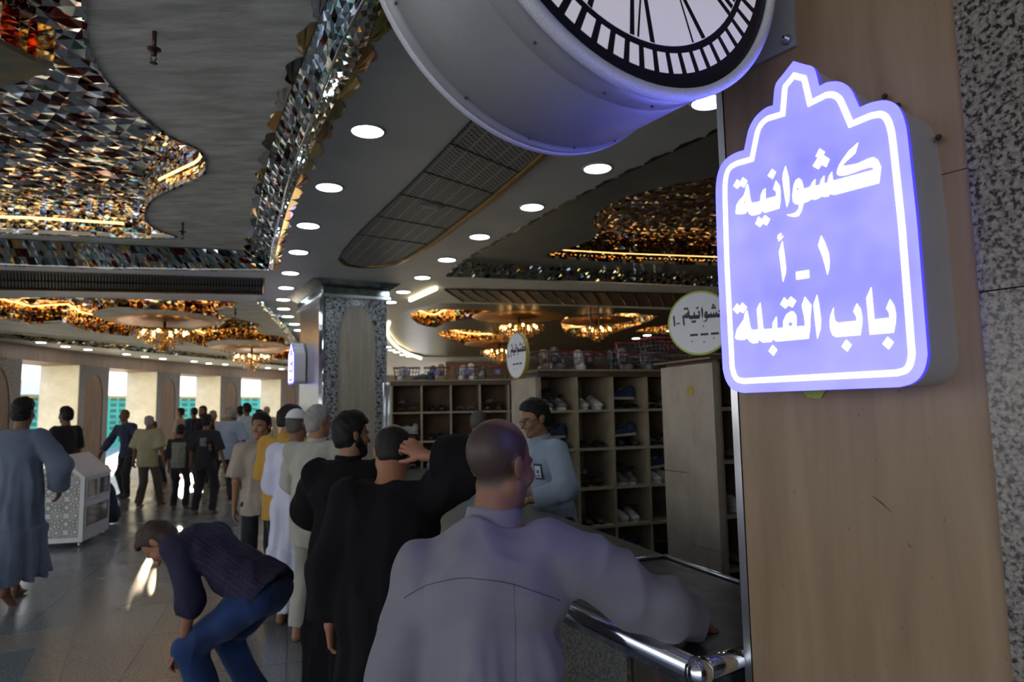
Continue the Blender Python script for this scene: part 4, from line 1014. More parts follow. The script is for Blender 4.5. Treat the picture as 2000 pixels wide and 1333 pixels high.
# ================================================================== SHOE RACKS
def rack(name, label, c0, dx, ncol, cw, zs_, depth, wall_mat, board_mat, back_mat, end=None):
    """c0: front left corner on the floor, dx unit along the front; zs_ shelf heights, last = underside of the top"""
    dx = Vector(dx).normalized(); dy = Vector((-dx.y, dx.x)); M_ = frame((0, 0, 0), dx, dy); W_ = ncol * cw
    t = empty(name, (c0[0], c0[1], 0)); tag(t, label, 'shoe rack')
    top = zs_[-1]
    mb = MB(); mb.box((-.02, -.012, top), (W_ + .02, depth, top + .05), M_); mb.build('top_board', mat('brown_top_board', (.10, .06, .035), .45, var=.2), t)
    mb = MB(); mb.box((-.025, -.02, top + .05), (W_ + .02, depth + .01, top + .062), M_); mb.build('top_sheet', board_mat, t)
    for z in zs_[:-1]:
        mb = MB(); mb.box((0, 0, z - .011), (W_, depth - .01, z + .011), M_); mb.build('shelf', board_mat, t)
    for k in range(ncol + 1):
        mb = MB(); mb.box((k * cw - .011, .002, 0), (k * cw + .011, depth - .012, top), M_); mb.build('divider', board_mat, t)
    mb = MB(); mb.box((0, depth - .01, 0), (W_, depth, top), M_); mb.build('back_panel', back_mat, t)
    if end:
        for k, (a, b, z0, z1) in enumerate(end):
            mb = MB(); mb.box((-.04, a, z0), (-.012, b, z1), M_); mb.build('end_slab', wall_mat, t)
    return t, M_, Vector((c0[0], c0[1], 0))
M_board = mat('pale_cubby_board', (.36, .30, .21), .6, var=.12, scale=8)
Z_R = [.02, .34, .665, .985, 1.315, 1.64, 1.93]
rk1, RM1, RO1 = rack('shoe_rack', 'shoe rack with cubbyholes behind the attendant with the badge, beside the left oval sign', (.225, 5.7), (.945, .327), 4, .337, Z_R, .62, mat('cream_end_slab', (.42, .36, .27), .5, var=.12, scale=6), M_board, M_board, end=[(.0, .31, 0, 1.93), (.312, .62, 0, 1.93)])
rk2, RM2, RO2 = rack('shoe_rack', 'far shoe rack with reddish plywood cubbyholes right of the granite pillar', (-1.42, 8.02), (.993, .12), 5, .345, [.02, .36, .66, .98, 1.31, 1.65, 1.97], .5, M_steel, M_board, M_wooddark)
# steel posts left of the far rack
for k, (px, r) in enumerate(((751, .024), (759, .02))):
    p = aty(px, 800, 7.85); mb = MB(); mb.tube([(p.x, p.y, 0), (p.x, p.y, 2.0)], r, 10)
    tag(mb.build('steel_post', M_steel), 'upright steel post between granite pillar and far shoe rack, %s one' % ('left' if k == 0 else 'right'), 'post')
# nearest rack: stone end towards the aisle
dE = T2.xy.normalized()
cE = Vector((1.03, 4.74)); wE = .62
rk3 = empty('shoe_rack', (cE.x, cE.y, 0)); tag(rk3, 'nearest shoe rack, its travertine-clad end facing the aisle under the large oval sign', 'shoe rack')
dE = (Vector((1.245, 4.22)) - cE).normalized(); wE = (Vector((1.245, 4.22)) - cE).length; qE = Vector((-dE.y, dE.x)); ME = frame((0, 0, 0), dE, qE)
for (a, b, zz) in ((0, .47, [0, 1.23, 1.93]), (.474, 1.0, [0, .78, 1.93])):
    for z0, z1 in zip(zz[:-1], zz[1:]):
        mb = MB(); off = 0 if a == 0 else -.012
        mb.box((a * wE, off, z0 + .002), (b * wE, .03, z1 - .002), ME); mb.build('end_slab', travertine('travertine_sand', (.40, .34, .27), (.58, .51, .42), axis_scale=(4, 4, 2)) if 'travertine_sand' not in MATS else MATS['travertine_sand'], rk3)
mb = MB(); mb.box((.02, .03, 1.93), (wE, 1.2, 1.95), ME); mb.build('top_board', MATS['brown_top_board'], rk3)
mb = MB(); mb.box((-.03, -.04, 1.95), (wE + .02, 1.22, 1.962), ME); mb.build('top_sheet', mat('pinkish_laminate', (.3, .2, .16), .5), rk3)
# its cubbies face the camera side: normal dE, shelves run along qE
for z in Z_R[:-1]:
    mb = MB(); mb.box((.05, .03, z - .012), (wE, 1.2, z + .012), ME); mb.build('shelf', M_board, rk3)
for k in range(4):
    mb = MB(); mb.box((.05, .03 + k * .38, 0), (wE - .004, .05 + k * .38, 1.93), ME); mb.build('divider', M_board, rk3)
mb = MB(); mb.box((.03, .03, 0), (.05, 1.2, 1.93), ME); mb.build('back_panel', M_board, rk3)
p = on_e = Vector((cE.x, cE.y, 0)) + ME @ Vector((wE * .6, -.014, 1.76)); mb = MB()
mb.poly([[(.035 * cos(a) * (1 + .15 * cos(5 * a)), .03 * sin(a)) for a in np.linspace(0, 2 * pi, 20, endpoint=False)]], Matrix(((dE.x, 0, qE.x, 0), (dE.y, 0, qE.y, 0), (0, 1, 0, 0), (0, 0, 0, 1))), -.002, 0)
yl = mb.build('yellow_sticker', mat('yellow_paint', (.5, .38, .05), .5)); yl.name = 'sticker'; yl.location = p; tag(yl, 'small round yellow sticker on the stone end of the nearest shoe rack', 'sticker')

# ---- round white signs with black lettering and lime rim
M_ws = emit('white_sign_face', (.30, .36, .52), .5, base=(.82, .86, .95)); M_lime = mat('lime_rim', (.45, .55, .05), .4)
M_blk = mat('black_lettering', (.015, .018, .03), .5)
MATS['white_sign_face'].node_tree.nodes['Principled BSDF'].inputs['Emission Strength'].default_value = 0
def round_sign(label, c, n, r, rim):
    n = Vector(n).normalized(); x = Vector((-n.y, n.x, 0)); M_ = Matrix(((x.x, 0, n.x, 0), (x.y, 0, n.y, 0), (0, 1, 0, 0), (0, 0, 0, 1)))
    t = empty('oval_sign', c); tag(t, label, 'sign')
    circ = lambda k: [(k * cos(a), 1.0 * k * sin(a)) for a in np.linspace(0, 2 * pi, 64, endpoint=False)]
    mb = MB(); mb.poly([circ(r)], M_, -.03, 0); mb.build('rim', rim, t)
    mb = MB(); mb.poly([circ(r * .94)], M_, 0, .002); mb.build('face', M_ws, t)
    mb = MB(); s_ = r * 1.55 / .36
    cx = sum(p[0] for rings in W1 for p in rings[0]) / sum(len(rings[0]) for rings in W1); cz = sxy(1580, 380)[1]
    for rings in W1: mb.poly([[((p[0] - ax) * s_ * 1.0 + r * .25, (p[1] - cz) * s_ * .95 + r * .18) for p in rg] for rg in rings], M_, .002, .003)
    for u0, h in ((-.8, .3), (-.5, .3)): mb.poly([[(r * u0, r * -.05), (r * (u0 + .05), r * -.05), (r * (u0 + .03), r * .3), (r * (u0 - .02), r * .26)]], M_, .002, .003)
    mb.poly([[(r * -.72, r * .0), (r * -.6, r * .02), (r * -.6, r * .06), (r * -.72, r * .04)]], M_, .002, .003)
    for k in range(3): mb.poly([[(r * (-.3 + k * .32), r * -.4), (r * (-.06 + k * .32), r * -.4), (r * (-.06 + k * .32), r * -.33), (r * (-.3 + k * .32), r * -.33)]], M_, .002, .003)
    for u, v in ((.12, -.12), (-.25, -.56), (.12, -.6), (.42, -.5)): mb.poly([[(r * u, r * (v - .03)), (r * (u + .025), r * v), (r * u, r * (v + .03)), (r * (u - .025), r * v)]], M_, .002, .003)
    mb.build('black_lettering', M_blk, t)
    mb = MB(); mb.box((-.014, -r + .03, -.045), (.014, .02, -.031), M_); mb.box((-.014, -r + .03, -.3), (.014, -r + .045, -.045), M_); mb.build('mounting_bracket', M_steel, t); return t
round_sign('white oval sign with black arabic lettering and lime rim, half hidden by the blue sign', aty(1366, 631, 3.9), (-.52, -.855, 0), .187, M_lime)
round_sign('narrow looking white oval sign with black lettering at the corner of the middle shoe rack', aty(1008, 695, 5.55), (-.9, -.42, 0), .19, mat('yellow_rim', (.5, .42, .1), .4))
# ================================================================== DONATION KIOSK
def kiosk():
    rs = Vector((-5.585, 9.0)); dd = Vector((-.26, 1.0)).normalized(); wx = Vector((dd.y, -dd.x))
    W_, Dp = .60, 1.08
    o = rs - wx * W_; t = empty('donation_box', (o.x, o.y, 0)); M_ = frame((0, 0, 0), wx, dd)
    tag(t, 'white house-shaped donation box with star lattice front on the left of the hall', 'donation box')
    Mv = M_ @ Matrix(((1, 0, 0, 0), (0, 0, 1, 0), (0, 1, 0, 0), (0, 0, 0, 1)))
    zs, za, z0 = .90, 1.16, .07
    pent = [(0, z0), (W_, z0), (W_, zs), (W_ / 2, za), (0, zs)]; ip = [(.05, z0 + .06), (W_ - .05, z0 + .06), (W_ - .05, zs - .02), (W_ / 2, za - .065), (.05, zs - .02)]
    mb = MB(); mb.poly([pent, ip], Mv, -.0, .03); mb.build('front_frame', M_white, t)
    mb = MB(); mb.poly([ip], Mv, .018, .03); mb.build('front_backing', mat('grey_backing', (.36, .36, .35), .5), t)
    mb = MB(); mb.poly([[(.004, z0), (W_ - .004, z0), (W_ - .004, zs), (W_ / 2, za - .004), (.004, zs)]], Mv, .0301, Dp); mb.build('body', M_white, t)
    # roof sheets
    mb = MB()
    for sg in (0, 1):
        x0 = 0 if sg == 0 else W_; mb.add([M_ @ Vector(p) for p in ((x0, -.01, zs + .003), (W_ / 2, -.01, za + .003), (W_ / 2, Dp + .01, za + .003), (x0, Dp + .01, zs + .003), (x0 - (.015 if sg == 0 else -.015), -.01, zs - .02), (W_ / 2, -.01, za + .018), (W_ / 2, Dp + .01, za + .018), (x0 - (.015 if sg == 0 else -.015), Dp + .01, zs - .02))], [(4, 5, 6, 7), (0, 1, 2, 3), (0, 1, 5, 4), (3, 2, 6, 7)])
    mb.build('roof', M_white, t)
    # star lattice
    mb = MB()
    def inside(x, z): return .055 < x < W_ - .055 and z > z0 + .065 and z < zs - .02 + (min(x, W_ - x) - .05) * .95
    def kite(cx, cz, a, r0, r1, w_):
        u = (cos(a), sin(a)); v = (-u[1], u[0]); m = (r0 + r1) / 2
        P_ = [(cx + u[0] * r0, cz + u[1] * r0), (cx + u[0] * m + v[0] * w_, cz + u[1] * m + v[1] * w_), (cx + u[0] * r1, cz + u[1] * r1), (cx + u[0] * m - v[0] * w_, cz + u[1] * m - v[1] * w_)]
        if all(inside(*p) for p in P_): mb.poly([P_], Mv, .008, .018)
    for j in range(5):
        cz = .2 + j * .21
        for i_ in (-1, 0, 1):
            cx = W_ / 2 + i_ * .21 + 0
            for k in range(12):
                a = 2 * pi * k / 12; kite(cx, cz, a, .028, .062, .007); kite(cx, cz, a + pi / 12, .062, .104, .011)
            star = [(cx + (.026 if q % 2 else .015) * cos(2 * pi * q / 16), cz + (.026 if q % 2 else .015) * sin(2 * pi * q / 16)) for q in range(16)]
            if all(inside(*p) for p in star): mb.poly([star], Mv, .008, .018)
    for j in range(9):
        for i_ in (0, 1): kite(W_ / 2 + (-.105 if i_ == 0 else .105), .2 + j * .105, 0, -.03, .03, .03)
    mb.build('star_lattice', M_white, t)
    # side windows on the right side
    Ms = M_ @ Matrix(((0, 0, 1, W_), (1, 0, 0, 0), (0, 1, 0, 0), (0, 0, 0, 1)))
    Mg = mat('dark_window_glass', (.04, .05, .055), .08)
    for a, b, z1, z2 in ((.08, .46, .62, .84), (.56, .98, .62, .84), (.08, .98, .24, .50)):
        mb = MB(); mb.poly([[(a - .03, z1 - .03), (b + .03, z1 - .03), (b + .03, z2 + .03), (a - .03, z2 + .03)], [(a, z1), (b, z1), (b, z2), (a, z2)]], Ms, -.002, .012); f_ = mb.build('window_frame', M_white, t)
        mb = MB(); mb.poly([[(a, z1), (b, z1), (b, z2), (a, z2)]], Ms, -.002, .002); mb.build('glass', Mg, f_)
    for (u, v) in ((.04, .06), (W_ - .05, .06), (.04, Dp - .06), (W_ - .05, Dp - .06)):
        mb = MB(); mb.tube([M_ @ Vector((u, v, z0)), M_ @ Vector((u, v, 0))], .018, 10); mb.build('leg', M_steel, t)
    return t
kiosk()

# ================================================================== SHOES AND BASKETS
# ================================================================== SOLID SCULPTING (distance fields turned into one skin)
def surfnets(a, lo, h):
    s = a < 0
    c = [s[i:s.shape[0] - 1 + i, j:s.shape[1] - 1 + j, k:s.shape[2] - 1 + k] for i in (0, 1) for j in (0, 1) for k in (0, 1)]
    anyc = np.zeros_like(c[0]); allc = np.ones_like(c[0])
    for q in c: anyc |= q; allc &= q
    m = anyc & ~allc
    I, J, K = np.nonzero(m); n = len(I)
    if n == 0: return np.zeros((0, 3)), np.zeros((0, 4), int)
    acc = np.zeros((n, 3)); cnt = np.zeros(n)
    cor = [(i, j, k) for i in (0, 1) for j in (0, 1) for k in (0, 1)]
    val = [a[I + i, J + j, K + k] for i, j, k in cor]
    for x in range(8):
        for y in range(x + 1, 8):
            d = [cor[y][t] - cor[x][t] for t in range(3)]
            if sum(abs(v) for v in d) != 1: continue
            va, vb = val[x], val[y]; cr_ = (va < 0) != (vb < 0)
            t = np.where(cr_, va / np.where(cr_, va - vb, 1), 0)
            for ax_ in range(3): acc[:, ax_] += np.where(cr_, cor[x][ax_] + d[ax_] * t, 0)
            cnt += cr_
    V = (np.stack([I, J, K], 1) + acc / cnt[:, None]) * h + lo
    idx = -np.ones(m.shape, np.int64); idx[m] = np.arange(n)
    Fs = []
    for ax_ in range(3):
        sl0 = [slice(1, -1)] * 3; sl1 = [slice(1, -1)] * 3
        sl0[ax_] = slice(0, -1); sl1[ax_] = slice(1, None)
        s0, s1 = s[tuple(sl0)], s[tuple(sl1)]; e = s0 != s1
        P_ = np.stack(np.nonzero(e), 1); base = P_.copy()
        for t in range(3):
            if t != ax_: base[:, t] += 1
        o1, o2 = [(1, 2), (2, 0), (0, 1)][ax_]
        def g(d1, d2):
            q = base.copy(); q[:, o1] -= d1; q[:, o2] -= d2; return idx[q[:, 0], q[:, 1], q[:, 2]]
        quad = np.stack([g(1, 1), g(0, 1), g(0, 0), g(1, 0)], 1)
        fl = s1[e]; quad[fl] = quad[fl][:, ::-1]
        Fs.append(quad)
    F_ = np.concatenate(Fs); F_ = F_[(F_ >= 0).all(1)]
    return V, F_
class Field:
    def __init__(s, lo, hi, h):
        s.h = h; s.lo = np.array(lo, float); n = np.ceil((np.array(hi) - s.lo) / h).astype(int) + 1
        s.n = n; s.a = np.full(n, 1.0, np.float32)
    def region(s, lo, hi):
        i0 = np.clip(np.floor((np.array(lo) - s.lo) / s.h).astype(int), 0, s.n); i1 = np.clip(np.ceil((np.array(hi) - s.lo) / s.h).astype(int) + 1, 0, s.n)
        if (i1 <= i0).any(): return None, None
        g = [s.lo[t] + s.h * np.arange(i0[t], i1[t]) for t in range(3)]
        return tuple(slice(i0[t], i1[t]) for t in range(3)), (g[0][:, None, None], g[1][None, :, None], g[2][None, None, :])
    def union(s, prims, k=.02):
        for p in prims: s.one(p, k)
        return s
    def one(s, p, k=.02, mode='u'):
        fn, lo, hi = p; m = k + 2 * s.h
        sl, g = s.region(np.array(lo) - m, np.array(hi) + m)
        if sl is None: return s
        d = fn(*g); A_ = s.a[sl]
        if mode == 'u':
            hh = np.clip(.5 + .5 * (A_ - d) / k, 0, 1); s.a[sl] = A_ * (1 - hh) + d * hh - k * hh * (1 - hh)
        elif mode == 's':
            d = -d; hh = np.clip(.5 - .5 * (A_ - d) / k, 0, 1); s.a[sl] = A_ * (1 - hh) + d * hh + k * hh * (1 - hh)
        return s
    def cut(s, fn, k=.004):
        """keep where fn < 0"""
        g = [s.lo[t] + s.h * np.arange(s.n[t]) for t in range(3)]
        d = np.broadcast_to(fn(g[0][:, None, None], g[1][None, :, None], g[2][None, None, :]), s.a.shape)
        s.a = np.maximum(s.a, d).astype(np.float32); return s
    def disp(s, fn):
        g = [s.lo[t] + s.h * np.arange(s.n[t]) for t in range(3)]
        near = s.a < .06
        d = np.broadcast_to(fn(g[0][:, None, None], g[1][None, :, None], g[2][None, None, :]), s.a.shape)
        s.a = np.where(near, s.a + d, s.a).astype(np.float32); return s
    def mesh(s): 
        s.a[0] = s.a[-1] = 1; s.a[:, 0] = s.a[:, -1] = 1; s.a[:, :, 0] = s.a[:, :, -1] = 1
        return surfnets(s.a, s.lo, s.h)
def cone(a, b, ra, rb):
    a = np.array(a, float); b = np.array(b, float); d = b - a; L2 = max(d @ d, 1e-9)
    def fn(x, y, z):
        t = np.clip(((x - a[0]) * d[0] + (y - a[1]) * d[1] + (z - a[2]) * d[2]) / L2, 0, 1)
        return np.sqrt((x - a[0] - t * d[0]) ** 2 + (y - a[1] - t * d[1]) ** 2 + (z - a[2] - t * d[2]) ** 2) - (ra + (rb - ra) * t)
    r = max(ra, rb); return fn, np.minimum(a, b) - r, np.maximum(a, b) + r
def econe(a, b, side, w0, h0, w1, h1, cap=None):
    """elliptic cone from a to b: half width w along 'side', half depth h across it"""
    a = np.array(a, float); b = np.array(b, float); d = b - a; L_ = sqrt(d @ d); d = d / L_
    sd = np.array(side, float); sd = sd - d * (sd @ d); sd /= sqrt(sd @ sd); v = np.cross(d, sd)
    cap = cap or min(h0, h1)
    def fn(x, y, z):
        X, Y, Z = x - a[0], y - a[1], z - a[2]
        s_ = X * d[0] + Y * d[1] + Z * d[2]; t = np.clip(s_ / L_, 0, 1); q = s_ - t * L_
        u = X * sd[0] + Y * sd[1] + Z * sd[2]; vv = X * v[0] + Y * v[1] + Z * v[2]
        W_ = w0 + (w1 - w0) * t; H_ = h0 + (h1 - h0) * t
        k = np.sqrt((u / W_) ** 2 + (vv / H_) ** 2 + (q / cap) ** 2)
        return (k - 1) * np.minimum(W_, H_) * .9
    r = max(w0, w1, h0, h1); return fn, np.minimum(a, b) - r, np.maximum(a, b) + r
def ellip(c, r, R_=None):
    c = np.array(c, float); r = np.array(r, float); R_ = np.eye(3) if R_ is None else R_
    def fn(x, y, z):
        X, Y, Z = x - c[0], y - c[1], z - c[2]
        u = [(X * R_[0, i] + Y * R_[1, i] + Z * R_[2, i]) / r[i] for i in range(3)]
        k = np.sqrt(u[0] ** 2 + u[1] ** 2 + u[2] ** 2); return (k - 1) * r.min()
    m = r.max(); return fn, c - m, c + m
def noise3(seed, freqs, amp, zs=.3):
    rr = np.random.default_rng(seed); W_ = []
    for f_ in freqs:
        for _ in range(3):
            v = rr.normal(size=3); v /= np.linalg.norm(v); v[2] *= zs; W_.append((v * f_, rr.uniform(0, 6.28), 1 / len(freqs) / 3))
    def fn(x, y, z):
        o = 0
        for v, ph, a in W_: o = o + a * np.sin(v[0] * x + v[1] * y + v[2] * z + ph)
        return o * amp * 2
    return fn
def ridge3(seed, freqs, amp, zs=.3):
    n_ = noise3(seed, freqs, 1.0, zs); n2_ = noise3(seed + 17, [f * .6 for f in freqs], 1.0, zs)
    return lambda x, y, z: amp * ((np.abs(n_(x, y, z)) - .35) * 1.6 + n2_(x, y, z) * .5)
def np_mesh(name, V, F_, m, parent=None, col=None, smooth=True):
    me = bpy.data.meshes.new(name)
    me.vertices.add(len(V)); me.vertices.foreach_set('co', V.astype(np.float32).ravel())
    me.loops.add(F_.size); me.loops.foreach_set('vertex_index', F_.astype(np.int32).ravel())
    me.polygons.add(len(F_)); me.polygons.foreach_set('loop_start', np.arange(0, F_.size, 4, dtype=np.int32))
    try: me.polygons.foreach_set('loop_total', np.full(len(F_), 4, np.int32))
    except Exception: pass
    me.polygons.foreach_set('use_smooth', np.full(len(F_), smooth))
    if col is not None:
        at = me.color_attributes.new('Col', 'FLOAT_COLOR', 'POINT'); c4 = np.ones((len(V), 4), np.float32); c4[:, :3] = col; at.data.foreach_set('color', c4.ravel())
    me.update(calc_edges=True); me.validate()
    return link(name, me, m, parent)

# ------------------------------------------------------------------ people
M_skin = attr_mat('skin', .5, spec=.4, bump=.12, bscale=260, mult_noise=.06)
M_hair = attr_mat('hair', .6, spec=.3, bump=.5, bscale=380, mult_noise=.15)
def cloth(name, col, rough=.85, var=.06, sheen=.15):
    return mat(name, col, rough, var=var, scale=5, bump=.15, bscale=700, sheen=sheen, spec=.25)
def rotz(a): c, s = cos(a), sin(a); return np.array([[c, -s, 0], [s, c, 0], [0, 0, 1]])
def rotx(a): c, s = cos(a), sin(a); return np.array([[1, 0, 0], [0, c, -s], [0, s, c]])
def roty(a): c, s = cos(a), sin(a); return np.array([[c, 0, s], [0, 1, 0], [-s, 0, c]])
def ik(a, t, l1, l2, pole):
    a = np.array(a, float); t = np.array(t, float); d = t - a; L_ = np.linalg.norm(d); mx = (l1 + l2) * .995
    if L_ > mx: t = a + d / L_ * mx; d = t - a; L_ = mx
    d /= L_; p = np.array(pole, float); p = p - d * (p @ d); p /= max(1e-6, np.linalg.norm(p))
    x = (l1 * l1 - l2 * l2 + L_ * L_) / (2 * L_); y = sqrt(max(0, l1 * l1 - x * x))
    return a + d * x + p * y, t
def hand_prims(w, d, up, side_sign, curl=.5, sc=1.0, spread=.12, thumb=.6):
    """w wrist, d pointing direction, up = back-of-hand normal; thumb on side_sign * cross(d, up)"""
    w = np.array(w, float); d = np.array(d, float); d /= np.linalg.norm(d); n = np.array(up, float); n -= d * (n @ d); n /= np.linalg.norm(n); s = np.cross(d, n) * side_sign
    P_ = [econe(w - d * .01 * sc, w + d * .075 * sc, s, .026 * sc, .02 * sc, .04 * sc, .015 * sc, cap=.012 * sc)]
    lens = (.072, .08, .074, .058); offs = (.031, .0105, -.0105, -.03)
    for L_, o in zip(lens, offs):
        p = w + d * (.078 + (.006 if abs(o) < .02 else 0)) * sc + s * o * sc; dir_ = d + s * o * spread * 20 * .25; dir_ /= np.linalg.norm(dir_)
        a = 0; r = .0088 * sc
        for j, fr in enumerate((.45, .32, .25)):
            a += curl * (.8, 1.1, .7)[j]; v = dir_ * cos(a) - n * sin(a); q = p + v * L_ * fr * sc
            P_.append(cone(p, q, r, r * .93)); p = q; r *= .93
    p = w + d * .022 * sc + s * .028 * sc - n * .006 * sc; v = d * .75 + s * (.75 * thumb + .15) - n * .35 * (1 + curl * .5); v /= np.linalg.norm(v); q = p + v * .045 * sc
    P_.append(cone(p, q, .0135 * sc, .0105 * sc)); v2 = v + d * .45 - n * .3 * curl; v2 /= np.linalg.norm(v2); P_.append(cone(q, q + v2 * .036 * sc, .0105 * sc, .0085 * sc))
    return P_
def head_prims(Hc, R_, s=.95, full=0.0, nose=1.0):
    T = lambda p: Hc + R_ @ (np.array(p) * s)
    E_ = lambda c, r: ellip(T(c), np.array(r) * s, R_)
    C_ = lambda a, b, ra, rb: cone(T(a), T(b), ra * s, rb * s)
    U_ = [(E_((0, -.014, .036), (.078, .099, .090)), .02), (E_((0, .03, -.03), (.060 + full * .012, .068, .088)), .03), (C_((-.046 - full * .01, .0, -.062), (-.012, .066, -.104), .026 + full * .006, .022), .02), (C_((.046 + full * .01, .0, -.062), (.012, .066, -.104), .026 + full * .006, .022), .02),
          (C_((-.034, .088, .014), (.034, .088, .014), .012, .012), .012), (C_((0, .092, .004), (0, .116 + .004 * nose, -.036), .008, .0125 * nose), .008), (E_((-.012, .102, -.043), (.009, .01, .008)), .005), (E_((.012, .102, -.043), (.009, .01, .008)), .005),
          (E_((-.04, .066, -.03), (.026, .026, .026)), .02), (E_((.04, .066, -.03), (.026, .026, .026)), .02), (C_((-.019, .090, -.068), (.019, .090, -.068), .008, .008), .006), (C_((-.016, .089, -.079), (.016, .089, -.079), .0085, .0085), .004), (E_((0, .082, -.104), (.018, .016, .016)), .012)]
    S_ = [(E_((-.031, .099, -.004), (.018, .014, .012)), .01), (E_((.031, .099, -.004), (.018, .014, .012)), .01)]
    V_ = [(E_((-.031, .080, -.005), (.013, .0135, .012)), .003), (E_((.031, .080, -.005), (.013, .0135, .012)), .003)]
    for sg in (-1, 1):
        V_ += [(E_((sg * .081, -.012, -.008), (.009, .020, .033)), .006), (E_((sg * .088, -.022, .004), (.006, .016, .022)), .004)]
    return U_, S_, V_
def head_local(V, Hc, R_, s): return ((V - Hc) @ R_) / s
SKINS = {'tan': (.30, .155, .09), 'brown': (.20, .095, .05), 'light': (.42, .25, .16), 'red': (.34, .15, .085)}
def build_person(label, x, y, face, H=1.72, skin='tan', res=.009, hres=None, pose=None, wear=None, hair=None, z=0.0, group=None, full=0.0):
    """face: heading in degrees, 0 = looking away from the camera (+y), positive turns left"""
    P_ = dict(lean=(0, 0), side=0, hL=(-.25, .04, .80), hR=(.25, .04, .80), pL=(-.6, -.8, 0), pR=(.6, -.8, 0), fL=(-.10, 0), fR=(.10, 0), liftL=0, liftR=0, yaw=0, pitch=0, roll=0, curl=.45, pelvis=.93, belly=0.0, sitting=False, hdL=None, hdR=None, upL=None, upR=None, head_fwd=0.0)
    P_.update(pose or {}); S = H / 1.75; wear = wear or {}; hair = hair or {}
    root = empty('person', (x, y, z), radians(face)); tag(root, label, 'person', group)
    V3 = lambda *a: np.array(a, float)
    pel = V3(0 + P_.get('px', 0), P_.get('py', 0), P_['pelvis']); tl = .53; lx, ly = P_['lean']; lz = sqrt(max(.01, tl * tl - lx * lx - ly * ly)); nk = pel + V3(lx, ly, lz)
    tdir = (nk - pel) / tl; fwd = V3(0, 1, 0) - tdir * tdir[1]; fwd /= np.linalg.norm(fwd); sd = np.cross(fwd, tdir); sd /= np.linalg.norm(sd)
    if P_.get('twist'): 
        a = radians(P_['twist']); sd = sd * cos(a) + fwd * sin(a); fwd = np.cross(tdir, sd)
    R_ = rotz(radians(P_['yaw'])) @ rotx(radians(P_['pitch'])) @ roty(radians(P_['roll']))
    hs = P_.get('hs', .95)
    hup = R_ @ V3(0, 0, 1); Hc = nk + tdir * .065 + hup * .115 + (R_ @ V3(0, 1, 0)) * (.02 + P_['head_fwd']) + np.array(P_.get('hoff', (0, 0, 0)), float)
    sh = {}
    for k, sg in (('L', -1), ('R', 1)):
        o = nk - tdir * .05 + sd * sg * .178
        o = o + np.array(P_.get('sh' + k, (0, 0, 0)), float)
        el, wr = ik(o, P_['h' + k], .295, .25, P_['p' + k]); sh[k] = (o, el, wr)
    legs = {}
    for k, sg in (('L', -1), ('R', 1)):
        hp = pel + V3(sg * .092, 0, -.02); an = V3(P_['f' + k][0], P_['f' + k][1], .085 + P_['lift' + k])
        kn, an = ik(hp, an, .435, .425, P_.get('k' + k, (sg * .12, 1, 0))); legs[k] = (hp, kn, an)
    b = P_['belly']
    def torso(inf, bl=1.0):
        return [econe(pel + tdir * .0, pel + tdir * .2, sd, .158 + inf, .108 + inf + b * .4, .142 + inf + b * .5, .105 + inf + b), econe(pel + tdir * .2, nk - tdir * .12, sd, .143 + inf + b * .4, .104 + inf + b * .8, .165 + inf, .108 + inf),
                econe(nk - tdir * .16, nk - tdir * .065, sd, .17 + inf, .105 + inf, .13 + inf, .075 + inf)]
    def trap(inf):
        return [cone(nk - tdir * .012, sh[k][0] * .62 + nk * .38 - tdir * .004, .054 + inf, .042 + inf) for k in 'LR']
    def arm(k, inf, upto=1.0, drape=0):
        o, e, w_ = sh[k]; L_ = [cone(nk - tdir * .035 + sd * (-.05 if k == 'L' else .05), o, .055 + inf, .052 + inf), cone(o, e, .052 + inf, .041 + inf + drape)]
        if upto > .5: q = e + (w_ - e) * min(1, (upto - .5) * 2); L_.append(cone(e, q, .040 + inf + drape, .029 + inf + drape * .8))
        return L_
    def leg(k, inf, low=1.0):
        hp, kn, an = legs[k]; L_ = [cone(hp, kn, .086 + inf, .056 + inf)]
        m = kn + (an - kn) * .3; fw = V3(0, 1, 0)
        L_ += [cone(kn, m - fw * .01, .054 + inf, .052 + inf), cone(m - fw * .01, an, .052 + inf, .034 + inf * low)]
        return L_
    # ---- bounds
    pts = [pel, nk, Hc + hup * .16, Hc - hup * .05] + [q for k in 'LR' for q in sh[k] + legs[k]]
    lo = np.min(pts, 0) - .22; hi = np.max(pts, 0) + .22; lo[2] = max(lo[2], -.03)
    def fld(r, l=lo, h=hi): return Field(np.array(l) * S, np.array(h) * S, r)
    def scale(pr): 
        fn, l, h = pr; return (lambda x, y, z: fn(x / S, y / S, z / S) * S), np.array(l) * S, np.array(h) * S
    def U(F_, prims, k=.02):
        for p in prims: F_.one(scale(p), k * S)
    # ---- body
    hres = hres or res
    Fb = fld(hres)
    U(Fb, torso(-.012) + trap(-.006), .03)
    U(Fb, [cone(nk - tdir * .03, Hc - hup * .06, .062 + full * .012, .056 + full * .012)], .03)
    for k in 'LR':
        U(Fb, arm(k, -.006), .02); U(Fb, leg(k, -.014), .025)
        o, e, w_ = sh[k]; sg = -1 if k == 'L' else 1
        dr = P_['hd' + k]; dr = np.array(dr, float) if dr is not None else (w_ - e) / np.linalg.norm(w_ - e)
        up = P_['up' + k]; up = np.array(up, float) if up is not None else V3(sg, 0, .0) + .001
        # thumb towards the front when the arm hangs
        thumb_side = 1
        sdir = np.cross(dr, up); ref = P_.get('th' + k, (0, 1, .2)); thumb_side = 1 if sdir @ np.array(ref, float) > 0 else -1
        U(Fb, hand_prims(w_, dr, up, thumb_side, P_['curl'] if 'curl' + k not in P_ else P_['curl' + k], 1.0 if res > .0075 else .98), .006)
